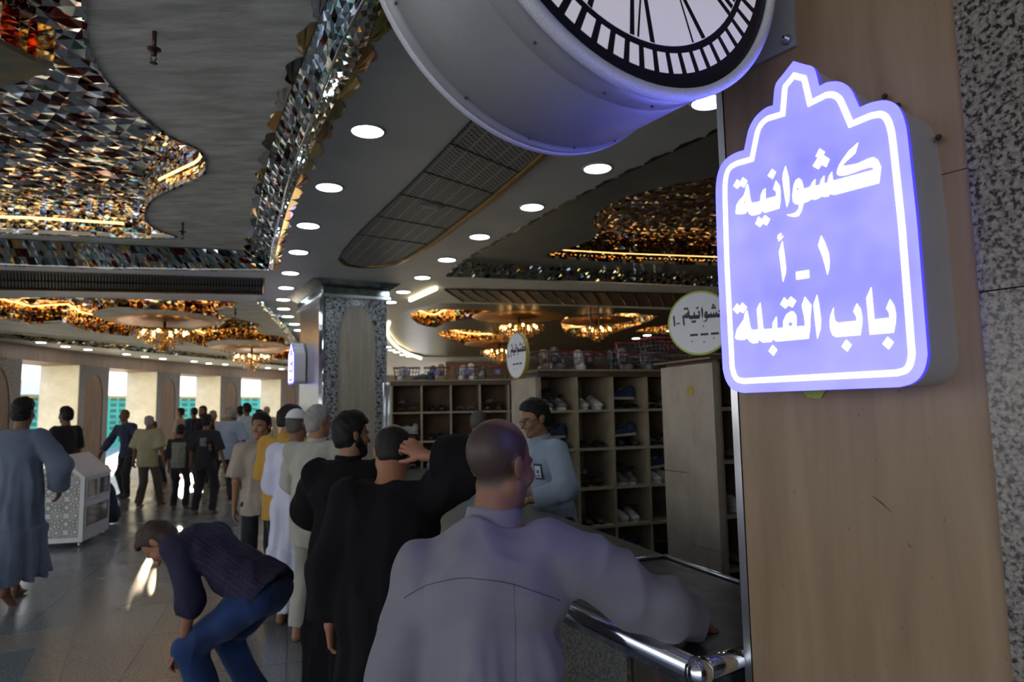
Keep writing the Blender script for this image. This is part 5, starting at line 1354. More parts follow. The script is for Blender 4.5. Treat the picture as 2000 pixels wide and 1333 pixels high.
        hp, kn, an = legs[k]; fd = V3(sg * .12, 1, 0) if not P_.get('fd' + k) else np.array(P_['fd' + k], float); fd /= np.linalg.norm(fd)
        heel = an + V3(0, 0, -.05) - fd * .03; ball = an + V3(0, 0, -.063) + fd * .12; toe = ball + fd * .055; fs_ = np.cross(fd, V3(0, 0, 1))
        U(Fb, [cone(an, heel, .036, .03), econe(heel, ball, fs_, .03, .026, .042, .02, cap=.02), cone(an, ball, .035, .02)], .02)
        for j, o_ in enumerate((-.03, -.015, 0, .014, .028)):
            U(Fb, [cone(ball + fs_ * o_, toe + fs_ * o_ * 1.05 - fd * .004 * abs(j - 1), .0115, .0095)], .005)
    hu, hsb, hv = head_prims(Hc, R_, hs, full)
    for p, k in hu: Fb.one(scale(p), k * S)
    for p, k in hsb: Fb.one(scale(p), k * S, 's')
    for p, k in hv: Fb.one(scale(p), k * S)
    V, Fq = Fb.mesh(); base = np.array(SKINS[skin] if isinstance(skin, str) else skin)
    q = head_local(V / S, Hc, R_, hs); col = np.tile(base, (len(V), 1)); X, Y, Z = q.T; AX = np.abs(X)
    inh = (np.abs(Z) < .17) & (AX < .11) & (np.abs(Y) < .14)
    def mixc(mask, c, w_=1.0): col[mask] = col[mask] * (1 - w_) + np.array(c) * w_
    mixc(inh & (((AX - .031) / .014) ** 2 + ((Z + .005) / .007) ** 2 < 1) & (Y > .078), (.55, .52, .48)); mixc(inh & (((AX - .031) / .006) ** 2 + ((Z + .005) / .0065) ** 2 < 1) & (Y > .08), (.02, .012, .01))
    hc_ = np.array(hair.get('col', (.012, .01, .009)))
    mixc(inh & (np.abs(AX - .034) < .022) & (np.abs(Z - .020 + .12 * np.abs(AX - .034)) < .0055) & (Y > .05), hc_ * 1.2, .85)
    mixc(inh & (AX < .022) & (np.abs(Z + .073) < .011) & (Y > .088), (base[0] * 1.05, base[1] * .7, base[2] * .7), .7)
    mixc(inh & (AX < .005) & (np.abs(Z + .073) < .0), (.05, .02, .02))
    bd_ = hair.get('stubble')
    if bd_ is not None: mixc(inh & (Z < -.035 + (.045 - np.minimum(Y, .045)) * .9) & (Z > -.135) & (Y > -.005) & ~((AX < .024) & (np.abs(Z + .073) < .010)) & ~((Y > .085) & (Z > -.052)), bd_, hair.get('stubw', .45))
    sc_ = hair.get('scalp')
    hlY = np.array([-.12, -.05, -.02, .012, .03, .06, .12]); hlZ = np.array([-.085, -.075, -.045, -.012, .045, .07 + hair.get('rec', 0), .085 + hair.get('rec', 0)])
    line = np.interp(Y, hlY, hlZ)
    if sc_ is not None:
        bald = hair.get('bald'); m_ = inh & (Z > line) & (AX < .085)
        wgt = np.ones(len(V)) * hair.get('scalpw', .7)
        if bald: wgt = wgt * np.clip((np.sqrt((X / bald[2]) ** 2 + ((Y - bald[0]) / bald[3]) ** 2 + ((Z - bald[1]) / bald[4]) ** 2) - 1) * 4, .06, 1)
        wv = np.where(m_, np.clip((Z - line) / .02, 0, 1) * wgt, 0)[:, None]; col = col * (1 - wv) + np.array(sc_) * wv
    np_mesh('body', V, Fq, M_skin, root, col)
    # ---- hair, beard, cap
    hl_, hh_ = (Hc - .17), (Hc + .19)
    gr = res * .75 if res > .0075 else .0055
    def hfield(): return fld(gr, hl_, hh_)
    def hloc(x, y, z): 
        X, Y, Z = x / S - Hc[0], y / S - Hc[1], z / S - Hc[2]
        return [(X * R_[0, i] + Y * R_[1, i] + Z * R_[2, i]) / hs for i in range(3)]
    T = lambda p: Hc + R_ @ (np.array(p) * hs)
    if hair.get('t', .008) > 0:
        t = hair.get('t', .008); Fh = hfield()
        U(Fh, [ellip(T((0, -.014, .036)), (np.array((.078, .099, .090)) + t) * hs, R_), ellip(T((0, -.04, -.02)), (np.array((.07, .062, .07)) + t) * hs, R_)], .02)
        if hair.get('top'): U(Fh, [ellip(T((0, .01 , .085)), np.array((.062, .082, .05 + hair['top'])), R_)], .03)
        def keep(x, y, z):
            X, Y, Z = hloc(x, y, z); return (np.interp(Y, hlY, hlZ) - Z) * .6
        Fh.cut(keep)
        nz_ = noise3(sum(map(ord, label)) % 999, (90, 170), .0035 if t > .007 else .0012, 1); Fh.disp(nz_)
        if hair.get('bald'):
            b_ = hair['bald']; Fh.one(scale(ellip(T((0, b_[0], b_[1])), np.array(b_[2:5]) * hs, R_)), .01, 's')
        V, Fq = Fh.mesh()
        if len(V): np_mesh('hair', V, Fq, M_hair, root, np.tile(hc_, (len(V), 1)))
    if hair.get('beard'):
        Fh = hfield(); t = hair['beard']
        U(Fh, [ellip(T((0, .045, -.08)), (np.array((.05, .042, .035)) + t) * hs, R_), cone(T((-.052, .0, -.04)), T((-.02, .06, -.1)), .026 + t, .026 + t), cone(T((.052, 0, -.04)), T((.02, .06, -.1)), .026 + t, .026 + t), cone(T((-.03, .085, -.06)), T((.03, .085, -.06)), .009, .009)], .015)
        Fh.cut(lambda x, y, z: (lambda q: np.maximum(q[2] + .045 - np.clip(.05 - q[1], 0, .03), -q[1] - .01) * .8)(hloc(x, y, z))); Fh.one(scale(ellip(T((0, .1, -.073)), (.02, .02, .009), R_)), .004, 's')
        Fh.disp(noise3(5, (120, 200), .003, 1)); V, Fq = Fh.mesh(); np_mesh('beard', V, Fq, M_hair, root, np.tile(hc_, (len(V), 1)))
    if wear.get('cap'):
        Fh = hfield(); U(Fh, [ellip(T((0, -.014, .04)), (np.array((.078, .099, .094)) + .009) * hs, R_)], .01); Fh.cut(lambda x, y, z: (lambda q: (.045 - q[2] - .1 * q[1]) )(hloc(x, y, z))); V, Fq = Fh.mesh(); np_mesh('cap', V, Fq, cloth('white_knit_cap', (.75, .75, .8)), root)
    # ---- garments
    def garment(name, m, prims, k, cuts=(), dsp=None, colfn=None, r=None, l=None, h=None):
        Fg = fld(r or res, lo if l is None else l, hi if h is None else h)
        for p, kk in prims: U(Fg, [p], kk)
        for c_ in cuts: Fg.cut(lambda x, y, z, c_=c_: c_(x / S, y / S, z / S) * S)
        if dsp: Fg.disp(lambda x, y, z: dsp(x / S, y / S, z / S))
        V, Fq = Fg.mesh()
        return np_mesh(name, V, Fq, m, root, colfn(V / S) if colfn else None)
    seed = sum(ord(c) for c in label) % 1000
    fold = ridge3(seed, (20, 34), wear.get('fold', .010), .4); fold2 = noise3(seed + 3, (60, 100), wear.get('fold', .007) * .35, .6)
    def neckcut(x, y, z):
        X, Y, Z = x - nk[0], y - nk[1], z - nk[2]; t = X * tdir[0] + Y * tdir[1] + Z * tdir[2]; r2 = X * X + Y * Y + Z * Z - t * t
        return np.where(r2 < .16 ** 2, t - .030, -1.0)
    def wristcut(k, fr):
        o, e, w_ = sh[k]; a = (o, e) if fr < .5 else (e, w_); t = fr * 2 if fr < .5 else (fr - .5) * 2; p = a[0] + (a[1] - a[0]) * t; d = (a[1] - a[0]) / np.linalg.norm(a[1] - a[0])
        return p, d
    def sleeve_prims(k, inf, fr, drape):
        o, e, w_ = sh[k]; sg = -1 if k == 'L' else 1; L_ = [(cone(nk - tdir * .04 + sd * sg * .06, o, .058 + inf, .055 + inf), .03)]
        if fr <= .5: q = o + (e - o) * fr * 2; L_.append((cutcone(o, q, .056 + inf, .052 + inf + drape), .03))
        else: q = e + (w_ - e) * (fr - .5) * 2; L_ += [(cone(o, e, .056 + inf, .046 + inf + drape), .03), (cutcone(e, q, .046 + inf + drape, .033 + inf + drape), .025)]
        return L_
    def cutcone(a, b_, ra, rb):
        fn, l_, h_ = cone(a, b_ + (b_ - a) * .0, ra, rb); d = (b_ - a) / np.linalg.norm(b_ - a)
        def f2(x, y, z): return np.maximum(fn(x, y, z), (x - b_[0]) * d[0] + (y - b_[1]) * d[1] + (z - b_[2]) * d[2] - .004)
        return f2, l_, h_
    slv = wear.get('sleeve', .93); dr = wear.get('drape', .012); inf = wear.get('inf', .014)
    if 'trousers' in wear:
        pr = [(econe(pel - tdir * .0 + V3(0, 0, -.03), pel + tdir * .12, sd, .165, .118 + b * .4, .152 + b * .4, .112 + b * .8), .03)]
        for k in 'LR':
            hp, kn, an = legs[k]; pr += [(cone(hp, kn, .099, .077), .03), (cone(kn, an + (an - kn) * .02, .077, wear.get('cuff', .062)), .03)]
        cutz = [lambda x, y, z: wear.get('tz', .075) + min(P_['liftL'], P_['liftR']) * 0 - z]
        garment('trousers', wear['trousers'], pr, .03, cutz, lambda x, y, z: fold(x, y, z) * .9 + fold2(x, y, z), wear.get('tcol'))
    if 'shirt' in wear:
        hem = wear.get('hem', -.08); pr = [(p, .035) for p in torso(inf) + trap(inf)]
        if hem < -.02: pr.append((econe(pel + tdir * .1, pel + tdir * hem, sd, .15 + inf + b * .4, .112 + inf + b * .8, .168 + inf, .125 + inf + b * .4, cap=.03), .03))
        for k in 'LR': pr += sleeve_prims(k, inf, slv, dr)
        hemcut = lambda x, y, z: -(((x - pel[0]) * tdir[0] + (y - pel[1]) * tdir[1] + (z - pel[2]) * tdir[2]) - hem) if True else 0
        armz = min(sh['L'][2][2], sh['R'][2][2], sh['L'][1][2], sh['R'][1][2])
        def hc2(x, y, z):
            v = hemcut(x, y, z)
            if armz > pel[2] + hem + .02 and P_['lean'][1] < .3: return v
            return np.where(((x - pel[0]) * sd[0] + (y - pel[1]) * sd[1] + (z - pel[2]) * sd[2]) ** 2 + ((x - pel[0]) * fwd[0] + (y - pel[1]) * fwd[1] + (z - pel[2]) * fwd[2]) ** 2 < .2 ** 2, v, -1.0)
        o = garment('shirt', wear['shirt'], pr, .03, [neckcut, hc2], lambda x, y, z: fold(x, y, z) + fold2(x, y, z), wear.get('scol'))
    if 'robe' in wear:
        hz = wear.get('hz', .14); wd = wear.get('wide', 0.0)
        anc = (legs['L'][2] + legs['R'][2]) / 2; bot = V3(anc[0], anc[1], hz - .03); spread = abs(legs['L'][2][1] - legs['R'][2][1]) * .5
        pr = [(p, .04) for p in torso(inf + .008) + trap(inf)] + [(econe(pel + tdir * .08, pel * .6 + bot * .4, sd, .165 + inf + b * .3, .125 + inf + b * .7, .20 + wd, .16 + wd + spread * .5), .05), (econe(pel * .6 + bot * .4, bot, sd, .20 + wd, .16 + wd + spread * .5, .235 + wd, .18 + wd + spread, cap=.03), .05)]
        for k in 'LR': pr += sleeve_prims(k, inf + .004, slv, dr)
        nf = wear.get('nf', 9); rr_ = np.random.default_rng(seed); ph = rr_.uniform(0, 6, 3)
        def rdisp(x, y, z):
            th = np.arctan2(y - pel[1], x - pel[0]); t = np.clip((1.25 - z) / 1.0, 0, 1)
            return fold(x, y, z) * .8 + fold2(x, y, z) * .6 + (.010 * np.sin(nf * th + ph[0] + 1.5 * np.sin(3 * z + ph[1])) + .006 * np.sin((nf * 1.7) * th + ph[2])) * t * wear.get('rf', 1.0)
        o = garment('robe', wear['robe'], pr, .03, [neckcut, lambda x, y, z: hz - z], rdisp, wear.get('scol'))
    if wear.get('collar'):
        mc = wear['collar']; c0 = nk - tdir * .01 + fwd * .008; c1 = nk + tdir * .062 + fwd * .018
        Fg = fld(min(res, .006), nk - .16, nk + .16); U(Fg, [econe(c0 - tdir * .02, c1, sd, .088, .082, .074, .07, cap=.004)], .01)
        Fg.cut(lambda x, y, z: (((x / S - c1[0]) * tdir[0] + (y / S - c1[1]) * tdir[1] + (z / S - c1[2]) * tdir[2])) * S)
        V, Fq = Fg.mesh(); np_mesh('collar', V, Fq, mc, root)
    if 'shoes' in wear:
        for k, sg in (('L', -1), ('R', 1)):
            hp, kn, an = legs[k]; fd = V3(sg * .12, 1, 0) if not P_.get('fd' + k) else np.array(P_['fd' + k], float); fd /= np.linalg.norm(fd); fs_ = np.cross(fd, V3(0, 0, 1))
            Fg = fld(res, an - .25, an + .25); U(Fg, [econe(an + V3(0, 0, -.045) - fd * .04, an + V3(0, 0, -.052) + fd * .17, fs_, .04, .036, .046, .026, cap=.04), cone(an + V3(0, 0, .0), an + V3(0, 0, -.05) + fd * .1, .046, .03)], .02)
            Fg.cut(lambda x, y, z: (an[2] - .083 - z / S) * S); V, Fq = Fg.mesh(); np_mesh('shoe', V, Fq, wear['shoes'], root)
    root['sk'] = 0; del root['sk']
    return root, dict(nk=nk, pel=pel, sh=sh, legs=legs, Hc=Hc, R=R_, S=S, hs=hs, T=T, sd=sd, fwd=fwd, tdir=tdir)
# ================================================================== SHOES (each one a thing) AND WIRE BASKETS
def sole_pts(w_=.045): pass
def shoe_mesh(kind):
    h = .0065; Lh = .14
    if kind == 'sneaker':
        F_ = Field((-.07, -.17, -.01), (.07, .17, .14), h)
        F_.union([econe((0, -.085, .05), (0, .09, .035), (1, 0, 0), .036, .045, .042, .03, cap=.04), cone((0, -.09, .06), (0, -.085, .09), .036, .036), cone((0, -.02, .06), (0, .05, .05), .034, .03)], .02)
        F_.one(econe((0, -.085, .085), (0, -.03, .085), (1, 0, 0), .024, .03, .02, .02), .006, 's'); F_.cut(lambda x, y, z: .022 - z)
    elif kind == 'leather_shoe':
        F_ = Field((-.07, -.17, -.01), (.07, .18, .12), h)
        F_.union([econe((0, -.09, .04), (0, .11, .028), (1, 0, 0), .033, .034, .036, .022, cap=.035), cone((0, -.09, .05), (0, -.085, .062), .034, .033)], .02)
        F_.one(econe((0, -.09, .07), (0, -.01, .06), (1, 0, 0), .024, .03, .018, .02), .006, 's'); F_.cut(lambda x, y, z: .016 - z)
    else:
        F_ = Field((-.07, -.16, -.01), (.07, .17, .1), h)
        F_.union([econe((0, .03, .02), (0, .085, .018), (1, 0, 0), .05, .045, .046, .03, cap=.02)], .01)
        F_.one(econe((0, -.03, .02), (0, .14, .015), (1, 0, 0), .04, .034, .036, .02, cap=.05), .004, 's'); F_.cut(lambda x, y, z: .016 - z)
    V, Q_ = F_.mesh(); return V, Q_
def sole_mb(th, m_w=.044):
    L_ = []
    for k in range(28):
        a = 2 * pi * k / 28; y = .132 * sin(a); w_ = m_w * (1.0 if y > 0 else .82) * (1 - .12 * (1 if abs(y) < .03 else 0)); L_.append((w_ * cos(a), y))
    mb = MB(); mb.poly([L_], I4, 0, th); return mb
SHOE = {}
def make_shoe(kind, col_name, up_mat, sole_mat):
    key = (kind, col_name)
    if key not in SHOE:
        t = empty(kind); V, Q_ = shoe_mesh(kind)
        np_mesh('upper' if kind != 'slipper' else 'strap', V, Q_, up_mat, t)
        sole_mb(.022 if kind == 'sneaker' else .016).build('sole', sole_mat, t)
        if kind == 'sneaker':
            mb = MB()
            for q in range(4): mb.tube([(-.02, .0 + q * .018, .092 - q * .006), (0, .004 + q * .018, .097 - q * .006), (.02, .0 + q * .018, .092 - q * .006)], .003, 5)
            mb.build('laces', MATS['lace_white'], t)
        SHOE[key] = [t, False]
    rec = SHOE[key]
    if not rec[1]: rec[1] = True; return rec[0]
    return copy_tree(rec[0])
mat('lace_white', (.6, .6, .58), .8)
Ms = {'black': mat('shoe_black', (.015, .014, .014), .35), 'white': mat('shoe_white', (.55, .54, .50), .6), 'brown': mat('shoe_brown', (.12, .055, .025), .45), 'grey': mat('shoe_grey', (.14, .14, .15), .7), 'tan': mat('shoe_tan', (.28, .19, .11), .6), 'blue': mat('shoe_blue', (.03, .05, .12), .6)}
sole_b, sole_w = mat('sole_black', (.02, .02, .02), .7), mat('sole_white', (.5, .5, .47), .6)
KIND = [('slipper', 'black'), ('slipper', 'brown'), ('leather_shoe', 'black'), ('leather_shoe', 'brown'), ('sneaker', 'grey'), ('sneaker', 'white'), ('slipper', 'tan'), ('sneaker', 'blue'), ('slipper', 'grey')]
kname = {'slipper': 'slipper', 'leather_shoe': 'leather shoe', 'sneaker': 'sneaker'}
used_lab = {}
def place_shoe(k, p, rz, label, group, rx=0.0, ry=0.0, sc=1.0):
    kind, c = k; o = make_shoe(kind, c, Ms[c], sole_w if c in ('white', 'grey', 'blue') and kind == 'sneaker' else sole_b)
    o.location = p; o.rotation_euler = (rx, ry, rz); o.scale = (sc, sc, sc); n = used_lab.get(label, 0); used_lab[label] = n + 1
    tag(o, label, 'shoe', group); return o
rs_ = random.Random(11)
ordw = ['first', 'second', 'third', 'fourth', 'fifth']; roww = ['bottom', 'fifth', 'fourth', 'third', 'second', 'top']
def fill(RM, RO, ncol, cw, zs_, rows, rackname, skip=()):
    for r in rows:
        for c in range(ncol):
            if (c, r) in skip or rs_.random() < .06: continue
            k = rs_.choice(KIND); ang = atan2(RM[1][0], RM[0][0])
            for j in (0, 1):
                tilt = rs_.uniform(-.15, .15); x = cw * (c + .5) + (-.062 if j == 0 else .062) + rs_.uniform(-.012, .012); stack = rs_.random() < .25 and j == 1
                p = RO + RM.to_3x3() @ Vector((x, .15 + rs_.uniform(0, .03), zs_[r] + .0115))
                place_shoe(k, p, ang + tilt + pi, '%s %s, %s one, %s cubby from left, %s row, %s' % (k[1], kname[k[0]], 'left' if j == 0 else 'right', ordw[c], roww[r], rackname), 'shoes in the cubbyholes')
            if rs_.random() < .6:
                k2 = rs_.choice(KIND); p = RO + RM.to_3x3() @ Vector((cw * (c + .5), .17, zs_[r] + .0115 + (.125 if k[0] == 'sneaker' else .085)))
                place_shoe(k2, p, ang + rs_.uniform(1.2, 1.9), '%s %s lying across a pair, %s cubby from left, %s row, %s' % (k2[1], kname[k2[0]], ordw[c], roww[r], rackname), 'shoes in the cubbyholes', rx=rs_.uniform(-.08, .08))
fill(RM1, RO1, 4, .337, Z_R, (1, 2, 3, 4, 5), 'middle rack', skip=[(0, 1), (0, 2), (1, 1)])
fill(RM2, RO2, 4, .345, [.02, .36, .66, .98, 1.31, 1.65, 1.97], (3, 4, 5), 'far rack')
# a few shoes in the side cubbies of the nearest rack that show beside the foreground pillar
for z in (.665, .985, 1.315, 1.64):
    p = Vector((cE.x, cE.y, 0)) + ME @ Vector((wE - .15, .20, z + .012))
    place_shoe(rs_.choice(KIND) if z != .985 else ('sneaker', 'white'), p, atan2(dE.y, dE.x) + pi / 2 + pi, 'shoe in the sliver of cubbies next to the foreground pillar, %s shelf' % {.665: 'lowest', .985: 'second lowest', 1.315: 'second highest', 1.64: 'highest'}[z], 'shoes beside the foreground pillar')

# ---- wire baskets with a coloured rim and number tag
M_wire = mat('basket_wire', (.10, .10, .10), .35, .5); M_redrim = mat('red_plastic', (.30, .02, .02), .4)
M_tagp = mat('purple_tag', (.17, .13, .34), .5); M_tagm = mat('maroon_tag', (.10, .02, .03), .5); M_num = mat('tag_number_ink', (.45, .42, .5), .6)
SEG = {'0': 'abcdef', '1': 'bc', '2': 'abged', '3': 'abgcd', '4': 'fgbc', '5': 'afgcd', '6': 'afgedc', '7': 'abc', '8': 'abcdefg', '9': 'abcdfg'}
def digits(mb, txt, M_, h=.03):
    w_ = h * .5; t = h * .13; x = -(len(txt) * (w_ + t * 1.6)) / 2
    for ch in txt:
        S_ = {'a': (0, h, w_, h), 'g': (0, h / 2, w_, h / 2), 'd': (0, 0, w_, 0), 'f': (0, h / 2, 0, h), 'b': (w_, h / 2, w_, h), 'e': (0, 0, 0, h / 2), 'c': (w_, 0, w_, h / 2)}
        for s_ in SEG[ch]:
            a, b, c, d = S_[s_]; mb.box((x + a - t / 2, b - t / 2 - h / 2, 0), (x + c + t / 2, d + t / 2 - h / 2, .001), M_)
        x += w_ + t * 2.2
def basket(p, ang, label, tagm, num):
    t = empty('wire_basket', p, ang); tag(t, label, 'basket'); W_, D_, H_ = .155, .11, .15
    mb = MB()
    def rim(z, k): return [(-W_ * k, -D_ * k, z), (W_ * k, -D_ * k, z), (W_ * k, D_ * k, z), (-W_ * k, D_ * k, z)]
    for z, k in ((.004, .82), (.05, .88), (.1, .94)): mb.tube(rim(z, k), .003, 5, closed=True)
    for i in range(9):
        u = -1 + 2 * i / 8
        for sg in (-1, 1): mb.tube([(u * W_ * .82, sg * D_ * .82, .004), (u * W_, sg * D_, H_)], .0025, 4)
        mb.tube([(u * W_ * .82, -D_ * .82, .004), (u * W_ * .82, D_ * .82, .004)], .0025, 4)
    for i in range(5):
        u = -1 + 2 * i / 4
        for sg in (-1, 1): mb.tube([(sg * W_ * .82, u * D_ * .82, .004), (sg * W_, u * D_, H_)], .0025, 4)
    mb.build('wire_body', M_wire, t)
    mb = MB(); mb.tube(rim(H_, 1.0), .006, 8, closed=True); mb.build('rim', M_redrim, t)
    mb = MB(); mb.bbox((-.035, -D_ - .008, .055), (.035, -D_ - .003, .12), .003); tg = mb.build('number_tag', tagm, t)
    mb = MB(); digits(mb, num, Matrix(((1, 0, 0, 0), (0, 0, 1, -D_ - .0095), (0, 1, 0, .088), (0, 0, 0, 1)))); mb.build('tag_number', M_num, tg)
    return t
angA = atan2(RM2[1][0], RM2[0][0]); i = 0
def on_rack(RM, RO, x, y, z): return RO + RM.to_3x3() @ Vector((x, y, z))
tz2 = 1.97 + .0655; tz1 = 1.93 + .0655
BK = [(RM2, RO2, .17, tz2, M_tagp, '12', 'wire basket with a purple tag at the left end of the far rack', [('sneaker', 'white')]),
      (RM2, RO2, .53, tz2, M_tagp, '14', 'wire basket with a purple tag holding a grey and tan sneaker on the far rack', [('sneaker', 'blue'), ('sneaker', 'tan')]),
      (RM2, RO2, .89, tz2, M_tagp, '17', 'wire basket with a purple tag overfilled with white sneakers on the far rack', [('sneaker', 'white'), ('sneaker', 'white')]),
      (RM2, RO2, 1.25, tz2, M_tagp, '18', 'nearly empty wire basket with a purple tag just left of the narrow oval sign', [])]
for j, (x, n_, lab, sh_) in enumerate(((.14, '33', 'wire basket with a maroon tag right beside the narrow oval sign, middle rack', [('sneaker', 'tan'), ('sneaker', 'grey')]), (.47, '30', 'wire basket with a maroon tag holding white and brown shoes, middle rack', [('sneaker', 'white'), ('slipper', 'brown')]), (.80, '63', 'wire basket with a maroon tag holding dark shoes on the middle rack', [('leather_shoe', 'black'), ('sneaker', 'grey')]), (1.13, '35', 'wire basket with a maroon tag at the right end of the middle rack', [('sneaker', 'grey')]))):
    BK.append((RM1, RO1, x, tz1, M_tagm, n_, lab, sh_))
for RM, RO, x, z, tm, num, lab, shs in BK:
    ang = atan2(RM[1][0], RM[0][0]); basket(on_rack(RM, RO, x, .13, z), ang, lab, tm, num)
    for j, k in enumerate(shs):
        p = on_rack(RM, RO, x + (-.05 + .1 * j), .13, z + .05 + (.02 if j else 0)); place_shoe(k, p, ang + (0.1 if j else -.2), '%s %s, %s one in the %s basket from the left on the %s rack' % (k[1], kname[k[0]], 'right' if j else 'left', {'12': 'first', '14': 'second', '17': 'third', '33': 'first', '30': 'second', '63': 'third', '35': 'fourth'}[num], 'middle' if RM is RM1 else 'far'), 'shoes in the wire baskets', rx=radians(62 + 10 * j), sc=.98)
# stacked empty baskets and loose shoes at the right end
for j, (x, y, rx, lab) in enumerate(((1.03, .40, 1.1, 'tipped empty wire basket behind the maroon-tagged baskets'), (1.30, .30, .9, 'tipped empty wire basket leaning by the large oval sign'))):
    b_ = basket(on_rack(RM1, RO1, x, y, tz1 + .10), .3, lab, M_tagm, '9' if j else '7'); b_.rotation_euler = (rx, 0, .4 + j)
b_ = basket(Vector((1.02, 4.62, 1.965)), .5, 'wire basket on the nearest shoe rack behind the large white oval sign', M_tagm, '41')
for j, (x, k) in enumerate(((.28, ('sneaker', 'white')), (.62, ('leather_shoe', 'brown')), (.96, ('sneaker', 'tan')), (1.2, ('slipper', 'black')))):
    place_shoe(k, on_rack(RM1, RO1, x, .42, tz1), 1.2 + j, '%s %s loose on top of the middle rack behind the baskets' % (k[1], kname[k[0]]), 'loose shoes on the racks')
for j, (x, k) in enumerate(((.36, ('sneaker', 'grey')), (1.07, ('sneaker', 'white')))):
    place_shoe(k, on_rack(RM2, RO2, x, .36, tz2), 2.0 + j, '%s %s loose on top of the far rack behind the baskets' % (k[1], kname[k[0]]), 'loose shoes on the racks')
# ================================================================== PEOPLE
def feet(px, py): p = atz(px, py, 0.0); return p.x, p.y
def tall(px, py_top, y): return aty(px, py_top, y).z
def at_depth(px, y): return (px - 1000) / FPX * y * 1.0 + 0.0
BLK = (.012, .010, .010); GRY = (.32, .31, .30); DGR = (.10, .09, .085)
from mathutils.bvhtree import BVHTree
def child(root, name): return [o for o in root.children if o.name.split('.')[0] == name][0]
def seam(root, ob, pts, dirv, r=.0013, m=None, name='seam'):
    me = ob.data; bv = BVHTree.FromPolygons([v.co for v in me.vertices], [tuple(p.vertices) for p in me.polygons]); P_ = []
    for p in pts:
        h = bv.ray_cast(Vector(p) - Vector(dirv) * 1.0, Vector(dirv))
        if h[0] is not None: P_.append(h[0] - Vector(dirv) * .0005)
    mb = MB(); mb.tube(P_, r, 5); return mb.build(name, m, root)

# -- the queue along the counter, nearest first
C_thobe = cloth('lavender_grey_cotton', (.20, .195, .235)); C_blackrobe = cloth('black_robe_cloth', (.006, .006, .007), .95, sheen=0); C_blackrobe2 = cloth('charcoal_black_robe', (.005, .005, .006), .95, sheen=0)
q1, k1 = build_person('older man in a lavender-grey robe seen from behind, arm stretched onto the metal counter', -.085, 1.74, -8, 1.62, (.25, .115, .07), .0075, .0055,
    dict(lean=(.02, .05), hs=1.0, hR=(.58, .36, 1.13), shR=(.035, .03, -.015), shL=(-.01, 0, -.06), pR=(.5, -.4, -.25), hL=(-.235, 0, .78), pL=(-.6, -.6, 0), yaw=-33, pitch=-6, curl=.7, hdR=(.7, .6, -.35), upR=(.3, .2, .9)),
    dict(robe=C_thobe, collar=C_thobe, sleeve=.86, drape=.02, inf=.02, fold=.016, cuffk=.35, nf=13, rf=1.6, wide=-.01, hz=.14),
    dict(col=DGR, t=0, bald=(.03, .11, .060, .085, .066), scalp=(.035, .03, .027), scalpw=.85, stubble=(.28, .25, .23), stubw=.3), full=.3)
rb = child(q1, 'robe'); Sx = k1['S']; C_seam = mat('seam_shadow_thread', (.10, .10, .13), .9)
zy = lambda u: (1.365 - 1.7 * u * u) * Sx
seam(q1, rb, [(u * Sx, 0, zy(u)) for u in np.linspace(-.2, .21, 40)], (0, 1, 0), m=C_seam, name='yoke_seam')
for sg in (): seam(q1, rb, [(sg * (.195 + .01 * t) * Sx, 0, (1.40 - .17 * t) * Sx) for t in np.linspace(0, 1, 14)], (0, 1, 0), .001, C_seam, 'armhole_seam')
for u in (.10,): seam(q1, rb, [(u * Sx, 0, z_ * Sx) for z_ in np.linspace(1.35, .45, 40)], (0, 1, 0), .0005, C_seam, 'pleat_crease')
q2, k2 = build_person('balding man in a black robe with his right hand resting on his bowed head', -.52, 2.78, -3, 1.62, 'red', .008, .0058,
    dict(lean=(.01, .07), hR=(.175, -.02, 1.60), pR=(1.2, -.1, -.3), shR=(0, 0, .02), hL=(-.26, .03, .80), pL=(-1, -.6, 0), yaw=8, pitch=-31, curlR=.75, curlL=.7, hdR=(-.75, .15, .45), upR=(.25, -.9, .35), thR=(0, 0, -1), hdL=(.1, .2, -1)),
    dict(robe=C_blackrobe, sleeve=.9, drape=.03, inf=.03, hz=.12, wide=.02), dict(col=(.016, .013, .012), t=.005, bald=(-.03, .12, .072, .085, .07), rec=.02), full=.5)
q3, k3 = build_person('bearded man with thick black hair in a black robe, left elbow bent outwards', -.90, 3.72, -10, 1.645, 'tan', .009, .007,
    dict(hL=(-.10, .30, 1.10), pL=(-1.2, -.2, -.1), hR=(.15, .30, 1.08), pR=(1, -.3, 0), yaw=-38, pitch=-4),
    dict(robe=C_blackrobe2, sleeve=.95, drape=.04, inf=.03, hz=.1, wide=.02, collar=C_blackrobe2), dict(col=BLK, t=.014, top=.01, beard=.012), full=.3)
C_ivory = cloth('ivory_linen', (.42, .41, .36)); C_wh = cloth('white_thobe_cloth', (.62, .64, .80)); C_mus = cloth('mustard_cotton', (.50, .28, .05)); C_beige = cloth('beige_jersey', (.36, .31, .26)); C_jeansd = cloth('dark_jeans', (.02, .022, .028))
q4, k4 = build_person('grey-haired man in an ivory shirt and loose ivory trousers, barefoot', -1.50, 5.22, -6, 1.70, 'tan', .011, .009,
    dict(hL=(-.10, .32, 1.04), pL=(-1.2, -.3, -.1), hR=(.2, .25, 1.0), yaw=-35, fL=(-.12, -.02)),
    dict(trousers=C_ivory, shirt=C_ivory, hem=-.22, sleeve=.8, drape=.035, inf=.025, cuff=.075, tz=.1, collar=C_ivory), dict(col=GRY, t=.010, top=.008), full=.4)
